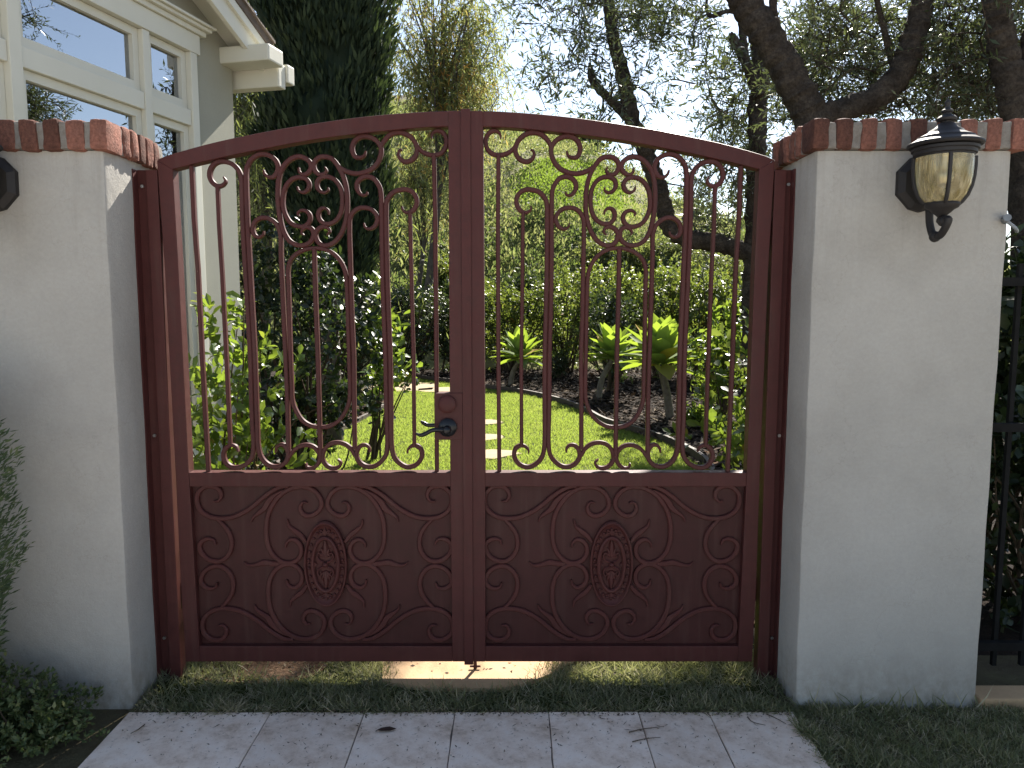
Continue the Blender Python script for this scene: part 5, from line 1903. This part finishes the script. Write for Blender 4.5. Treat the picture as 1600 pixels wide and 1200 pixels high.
# bushes on the slope
for k, (px, py, Y, rx, h, mt, lb_) in enumerate(((905, 238, 39.0, 1.6, 2.2, 'hedgedark', 'dark rounded bush on the hill crest, left of the sky'),
                                                 (962, 262, 39.0, 1.0, 1.1, 'hedgedark', 'small dark bush on the hill crest right of the large one'),
                                                 (700, 420, 18.5, .9, 1.2, 'hedge', 'loose green bush at the hill foot behind the left gate leaf'),
                                                 (812, 400, 18.0, .8, 1.1, 'hedgedark', 'dark bush at the hill foot behind the seam of the gate'),
                                                 (1120, 390, 19.0, 1.1, 1.5, 'weepgrey', 'grey green bush on the hill under the olive limb'),
                                                 (1040, 375, 20.0, 1.0, 1.3, 'weepgrey', 'grey green bush on the hill right of the green cover'),
                                                 (955, 378, 20.5, 1.0, .9, 'weepgrey', 'low grey bush on the hill just below the green cover'))):
    p = atY(px, py, Y)
    zg_ = float(hill_z(np.array(p[0]), np.array(Y)))
    shrub('hill_bush', lb_, 'bush', (p[0], Y, zg_), (p[0], Y, zg_ + h * .5), (rx, rx * .8, h * .55), 5200, .0065 * Y, MAT[mt], 'bushes on the hillside', 0, None, 10, tpl='rhomb', wr=.4, shell=.4, seed=80 + k, srad=.02)
# house roof on the hill, seen through the weeping tree
hr = atY(632, 160, 52)
hh = thing('hill_house', (hr[0], 52, hr[2] - 2.2), 'brown shingle roof of a house on the hill behind the weeping tree', 'house')
x, z = hr[0], hr[2]
MB().box(x - 2.1, x + 1.0, 52.0, 57.0, z - 4.0, z - .5).build('wall', MAT['housewall'], hh)
MB().prism([(x - 2.6, 51.5, z - .65), (x + 1.4, 51.5, z - .65), (x + .2, 54.5, z + 1.0), (x - 1.8, 54.5, z + 1.0)], (0, 0.02, .12)).build('roof', MAT['shingle'], hh)

# ================================================================== LAWN, MULCH, EDGING, STONES
# stepping stones
STN = [(758, 661, .27, 'smallest sandstone stepping stone seen, third from the gate'), (752, 684, .30, 'sandstone stepping stone second from the gate'), (762, 711, .31, 'sandstone stepping stone nearest to the gate'),
       (618, 605, .85, 'long pale stepping stone on the lawn at the tip of the left bed'), (690, 610, .45, 'pale stepping stone at the far lawn beside the lock'), (560, 600, .6, 'pale stepping stone at the lawn end next to the tall shrub')]
for k, (px, py, s_, lb_) in enumerate(STN):
    c = atG(px, py)
    rr = random.Random(200 + k)
    poly = []
    for q in range(9):
        a = 2 * math.pi * q / 9
        e = rr.uniform(.74, 1.12)
        poly.append((c[0] + s_ * e * math.cos(a), c[1] + s_ * (.75 if k < 3 else .9) * e * math.sin(a), -.03))
    mb = MB()
    mb.prism(poly, (0, 0, .046))
    t = mb.alone('stepping_stone', MAT['stone'], tuple(c), False, .008)
    tag(t, lb_, 'stepping stone', 'stepping stones in the lawn')
STONES = [(atG(px, py)[0], atG(px, py)[1], s_) for px, py, s_, _l in STN]


def edging(name, line, label, h=.075):
    P = spline([(p[0], p[1]) for p in line], 4)
    d = norm(np.gradient(P, axis=0))
    nr = np.stack([-d[:, 1], d[:, 0]], 1)
    root = thing(name, (P[0][0], P[0][1], 0), label, 'bed edging')
    seg = 4
    k = 0
    i = 0
    while i < len(P) - 1:
        j = min(i + seg, len(P) - 1)
        mb = MB()
        q = P[i:j + 1].copy()
        vs_, fs_ = [], []
        for t in range(len(q)):
            o1, o2 = q[t] + nr[i + t] * .018, q[t] - nr[i + t] * .018
            zz_ = .004 * math.sin(k * 2.1)
            vs_ += [(o1[0], o1[1], -.05), (o2[0], o2[1], -.05), (o2[0], o2[1], h + zz_), (o1[0], o1[1], h + zz_)]
        for t in range(len(q) - 1):
            for s_ in range(4):
                s2 = (s_ + 1) % 4
                fs_.append((t * 4 + s_, t * 4 + s2, t * 4 + 4 + s2, t * 4 + 4 + s_))
        fs_ += [(0, 1, 2, 3), tuple((len(q) - 1) * 4 + s_ for s_ in (3, 2, 1, 0))]
        mb.add(vs_, fs_)
        mb.build('board', MAT['edging'], root)
        i = j
        k += 1


edging('bed_edging', EDGE_R, 'long brown edging board curving between the lawn and the agave bed')
edging('bed_edging', EDGE_L, 'brown edging board round the bed of the tall dark shrub', .06)

# mulch chips and leaf litter in the beds
rng = np.random.default_rng(91)


def flat_bits(name, mat, XY, size, zoff, lift=.02, kind='stuff', wr=.5, tpl='rhomb'):
    n = len(XY)
    P = np.column_stack([XY, np.full(n, zoff) + rng.random(n) * lift])
    a = rng.uniform(0, 6.283, n)
    D = np.stack([np.cos(a), np.sin(a), rng.normal(size=n) * .25], 1)
    N = np.column_stack([rng.normal(size=(n, 2)) * .35, np.ones(n)])
    ls = size * rng.uniform(.5, 1.4, n)
    b_ = leaves(name, mat, None, P, D, N, ls, ls * wr, tpl)
    b_['kind'] = kind
    return b_


XY = np.column_stack([rng.uniform(-2.8, 5.5, 60000), rng.uniform(4.4, 16, 60000)])
XY = XY[~in_poly(XY[:, 0], XY[:, 1], LAWN)]
XY = XY[np.abs(XY[:, 0]) < XY[:, 1] * .36 + .3]
flat_bits('mulch_chips', MAT['chip'], XY, .085, GZ + .02, .03)


# grass
def blades(name, XY, h, wdt, mat, zb=0.0, lean=.45, tpl='blade', uneven=0):
    n = len(XY)
    P = np.column_stack([XY, np.full(n, zb)])
    D = norm(np.column_stack([rng.normal(size=(n, 2)) * lean, np.ones(n)]))
    N = np.column_stack([rng.normal(size=(n, 2)), np.full(n, .2)])
    ls = h * rng.uniform(.5, 1.35, n)
    if uneven:
        u = np.sin(XY[:, 0] * 9.3 + 1) * np.sin(XY[:, 1] * 17 + XY[:, 0] * 5) + .6 * np.sin(XY[:, 0] * 31 + XY[:, 1] * 23)
        ls = ls * np.clip(1 + uneven * u, .35, 2.0)
    b_ = leaves(name, mat, None, P, D, N, ls, wdt * rng.uniform(.7, 1.3, n), tpl)
    b_['kind'] = 'stuff'
    return b_


def off_stones(XY, k=.72):
    m = np.ones(len(XY), bool)
    for x, y, s_ in STONES:
        m &= ((XY[:, 0] - x) / s_) ** 2 + ((XY[:, 1] - y) / (s_ * .82)) ** 2 > k
    return m


# the lawn behind the gate
n = 330000
yy = 5.6 + (16.5 - 5.6) * rng.random(n) ** 1.15
XY = np.column_stack([rng.uniform(-3.5, 2.6, n), yy])
XY = XY[in_poly(XY[:, 0], XY[:, 1], LAWN)]
XY = XY[off_stones(XY)]
blades('lawn_grass', XY, .034, .0065, MAT['grass'], 0.0, .55, 'tri')
# lawn between the gate and there, seen only under the gate and from the side
n = 60000
XY = np.column_stack([rng.uniform(-1.3, 1.1, n), rng.uniform(2.9, 5.7, n)])
XY = XY[in_poly(XY[:, 0], XY[:, 1], LAWN)]
PADW = [(x, y) for x, y in pad_poly]
XY = XY[~in_poly(XY[:, 0], XY[:, 1], PADW)]
blades('lawn_grass', XY, .034, .0055, MAT['grass'], 0.0, .6, 'tri')
# verge between the paving and the gate: longer, tangled
n = 30000
XY = np.column_stack([rng.uniform(-1.30, .965, n), 2.470 + .52 * rng.random(n) ** 1.1])
XY = XY[~in_poly(XY[:, 0], XY[:, 1], PADW)]
BARE = [(-1.02, 2.72), (-.80, 2.69), (-.70, 2.77), (-.72, 2.88), (-.95, 2.93), (-1.05, 2.84)]
m = in_poly(XY[:, 0], XY[:, 1], BARE)
XY = XY[~m | (rng.random(len(XY)) < .08)]
# thin under the walls
u = np.sin(XY[:, 0] * 6.1) * np.sin(XY[:, 1] * 19 + 2) + .7 * np.sin(XY[:, 0] * 15 + XY[:, 1] * 11)
XY = XY[rng.random(len(XY)) < np.clip(.85 + .35 * u, .15, 1)]
blades('verge_grass', XY, .040, .0032, MAT['shadegrass'], 0.0, 1.0, 'blade', .35)
n = 3400
XY = np.column_stack([rng.uniform(-1.28, .95, n), 2.452 + .04 * rng.random(n)])
XY = XY[rng.random(n) < np.clip(.5 + .6 * np.sin(XY[:, 0] * 11) + .5 * np.sin(XY[:, 0] * 37), .08, 1)]
blades('verge_grass', XY, .036, .0030, MAT['shadegrass'], 0.006, 1.6, 'blade', .4)
# edges of the concrete pad
XY = np.vstack([np.column_stack([rng.normal(.19, .05, 900), rng.normal(2.76, .05, 900)]), np.column_stack([rng.normal(-.50, .03, 900), rng.normal(2.76, .09, 900)])])
blades('verge_grass', XY, .040, .0032, MAT['shadegrass'], 0.0, .9)
# lawn right of the paving
n = 44000
XY = np.column_stack([rng.uniform(.935, 2.1, n), 1.75 + .78 * rng.random(n)])
u = np.sin(XY[:, 0] * 8.1) * np.sin(XY[:, 1] * 13 + 2) + .7 * np.sin(XY[:, 0] * 17 + XY[:, 1] * 9)
XY = XY[rng.random(len(XY)) < np.clip(.85 + .35 * u, .2, 1)]
blades('verge_grass', XY, .034, .0032, MAT['shadegrass'], -.004, 1.0, 'blade', .35)
n = 3200
XY = np.column_stack([.925 + .045 * rng.random(n), 1.75 + .70 * rng.random(n)])
XY = XY[rng.random(n) < np.clip(.55 + .6 * np.sin(XY[:, 1] * 14) + .5 * np.sin(XY[:, 1] * 41), .1, 1)]
blades('verge_grass', XY, .036, .0030, MAT['shadegrass'], 0.004, 1.6, 'blade', .4)
# weeds along the foot of the pillar
XY = np.column_stack([rng.uniform(.99, 1.6, 70), rng.normal(2.490, .012, 70)])
blades('verge_grass', XY, .085, .0045, MAT['shadegrass'], 0.0, .55)
# fallen blades, seeds and crumbs on the paving
XY = np.column_stack([rng.uniform(-1.25, .93, 520), 2.46 - .55 * rng.random(520) ** 1.4])
flat_bits('paving_debris', MAT['debris'], XY, .010, .0145, .001, wr=.3)
XY = np.column_stack([rng.uniform(-1.25, .93, 60), 2.46 - .45 * rng.random(60) ** 1.2])
flat_bits('paving_debris', MAT['debris'], XY, .024, .015, .001, wr=.10)
XY = np.column_stack([rng.uniform(-1.27, .93, 900), 2.462 - .035 * rng.random(900) ** 2.2])
flat_bits('paving_debris', MAT['debris'], XY, .010, .0145, .002, wr=.35)
XY = np.column_stack([rng.uniform(-1.2, .4, 500), rng.uniform(2.70, 2.95, 500)])
flat_bits('leaf_litter', MAT['debris'], XY, .016, .006, .012, wr=.5)

# dead leaf and twigs on the paving
lf = atG(603, 1141, .014)
T0, F0 = TPL['oval']
v = T0 * np.array((.066, .026, .03))
v = v - v.mean(0)
ang = R(12)
v = np.stack([v[:, 0] * math.cos(ang) - v[:, 1] * math.sin(ang), v[:, 0] * math.sin(ang) + v[:, 1] * math.cos(ang), v[:, 2] + .004], 1)
me = bpy.data.meshes.new('dead_leaf')
me.from_pydata(v.tolist(), [], F0.tolist())
o = link('dead_leaf', me, MAT['deadleaf'], None, tuple(lf))
tag(o, 'dark brown dead leaf lying on the pale paving', 'leaf')
for pts, lb_ in (([(983, 1144), (1005, 1139), (1038, 1135)], 'thin straight twig on the paving, nearest to the grass verge'),
                 ([(988, 1159), (1010, 1154), (1032, 1152)], 'short dark twig lying just in front of the straight one'),
                 ([(1198, 1116), (1212, 1122), (1228, 1131)], 'twig at the right end of the paving by the pillar'),
                 ([(1168, 1120), (1176, 1128), (1196, 1133)], 'curled twig left of the one at the paving end'),
                 ([(226, 1132), (214, 1141), (204, 1146)], 'twig on the left end of the paving beside the ground cover')):
    P = [atG(x, y, .017) for x, y in pts]
    sp = spline(P, 4)
    o = MB().tube(sp, list(np.linspace(.0020, .0009, len(sp))), 5).alone('twig', MAT['twig'], tuple(P[0]))
    tag(o, lb_, 'twig', 'twigs on the paving')

# ================================================================== LEFT FOREGROUND: ground cover and conifer
shrub('ground_cover_shrub', 'low small leaved shrub in the bed left of the paving', 'shrub', (-1.52, 2.30, 0), (-1.52, 2.30, .07), (.24, .20, .12), 3600, .020, MAT['groundcover'], None, 0, None, 16, tpl='fold', wr=.5, shell=.3, seed=140, srad=.004)
shrub('ground_cover_shrub', 'taller small leaved shrub against the pillar by the house', 'shrub', (-1.72, 2.36, 0), (-1.70, 2.36, .13), (.24, .12, .17), 2600, .020, MAT['groundcover'], None, 0, None, 14, tpl='fold', wr=.5, shell=.3, seed=141, srad=.004)
shrub('ground_cover_shrub', 'spreading small leaved shrub in the corner at the lower left', 'shrub', (-1.72, 2.06, 0), (-1.70, 2.06, .08), (.26, .20, .13), 3000, .020, MAT['groundcover'], None, 0, None, 14, tpl='fold', wr=.5, shell=.3, seed=142, srad=.004)
rng = np.random.default_rng(150)
cx_, cy_ = -1.765, 2.25
con = thing('conifer_shrub', (cx_, cy_, 0), 'feathery green conifer at the left picture edge in front of the pillar', 'shrub')
MB().tube([(cx_, cy_, -.02), (cx_, cy_, .7), (cx_ + .02, cy_, 1.1)], [.025, .02, .008], 8).build('trunk', MAT['twig'], con, True)
n = 17000
z = rng.uniform(.12, 1.22, n)
a = rng.uniform(0, 6.283, n)
prof = np.interp(z, [.1, .25, .5, .62, .78, .9, 1.05, 1.16, 1.22], [.10, .17, .22, .25, .22, .25, .20, .10, .02])
prof = prof * (1 + .10 * np.sin(a * 4 + z * 8) + .08 * np.sin(a * 7 - z * 13))
r_ = prof * (.35 + .65 * rng.random(n) ** .5)
P = np.stack([cx_ + r_ * np.cos(a), cy_ + r_ * .85 * np.sin(a), z], 1)
rd = np.stack([np.cos(a), np.sin(a), np.full(n, .75)], 1)
D = norm(rd + rng.normal(size=(n, 3)) * .4)
ls = rng.uniform(.014, .034, n)
leaves('crown', MAT['conifer'], con, P, D, rng.normal(size=(n, 3)), ls, ls * .24, 'rhomb')

# ================================================================== RIGHT: iron fence and what grows behind it
fe = thing('iron_fence', (1.63, 2.74, 0), 'black iron picket fence right of the lantern pillar', 'fence')
MB().box(1.602, 1.642, 2.72, 2.76, -.05, 1.50).build('post', MAT['iron'], fe, False, .003)
for z in (.10, .92, 1.44):
    MB().box(1.6425, 3.6, 2.728, 2.752, z, z + .03).build('rail', MAT['iron'], fe)
for k in range(18):
    x = 1.70 + k * .105
    MB().box(x - .008, x + .008, 2.7535, 2.7695, .03, 1.52).build('picket', MAT['iron'], fe)
kb = MB()
kb.box(1.60, 4.0, 2.50, 2.60, -.06, .035)
o = kb.alone('kerb', MAT['concrete'], (2.6, 2.55, 0), False, .008)
o['kind'] = 'structure'
shrub('broadleaf_shrub', 'dark leafy shrub behind the iron fence, lower one', 'shrub', (2.35, 3.35, 0), (2.35, 3.35, .55), (.60, .40, .66), 3600, .06, MAT['dark'], None, 0, None, 22, tpl='oval', wr=.5, shell=.3, seed=160, srad=.01)
shrub('broadleaf_shrub', 'tall leafy shrub behind the iron fence with a few lit leaves', 'shrub', (2.35, 3.75, 0), (2.30, 3.75, 1.12), (.78, .40, .84), 5600, .08, MAT['hedgedark'], None, 0, None, 22, tpl='oval', wr=.48, shell=.3, seed=161, srad=.012)
# pipe stub on the pillar
p = atY(1567, 346, 2.50)
mb = MB()
mb.tube([(p[0] + .012, 2.513, p[2] + .004), (p[0], 2.478, p[2] + .010)], .012, 12)
sp = spline([(p[0] + .004, 2.488, p[2]), (p[0] + .035, 2.490, p[2] - .022), (p[0] + .060, 2.52, p[2] - .030)], 4)
mb.tube(sp, .0055, 8)
o = mb.alone('pipe_stub', solid('grey_conduit', (.20, .22, .24), (.15, .165, .18), 20, .5), (p[0], 2.51, p[2]), True)
tag(o, 'small grey pipe stub with a cable at the right edge of the lantern pillar', 'pipe')
print('objects', len(SC.objects))
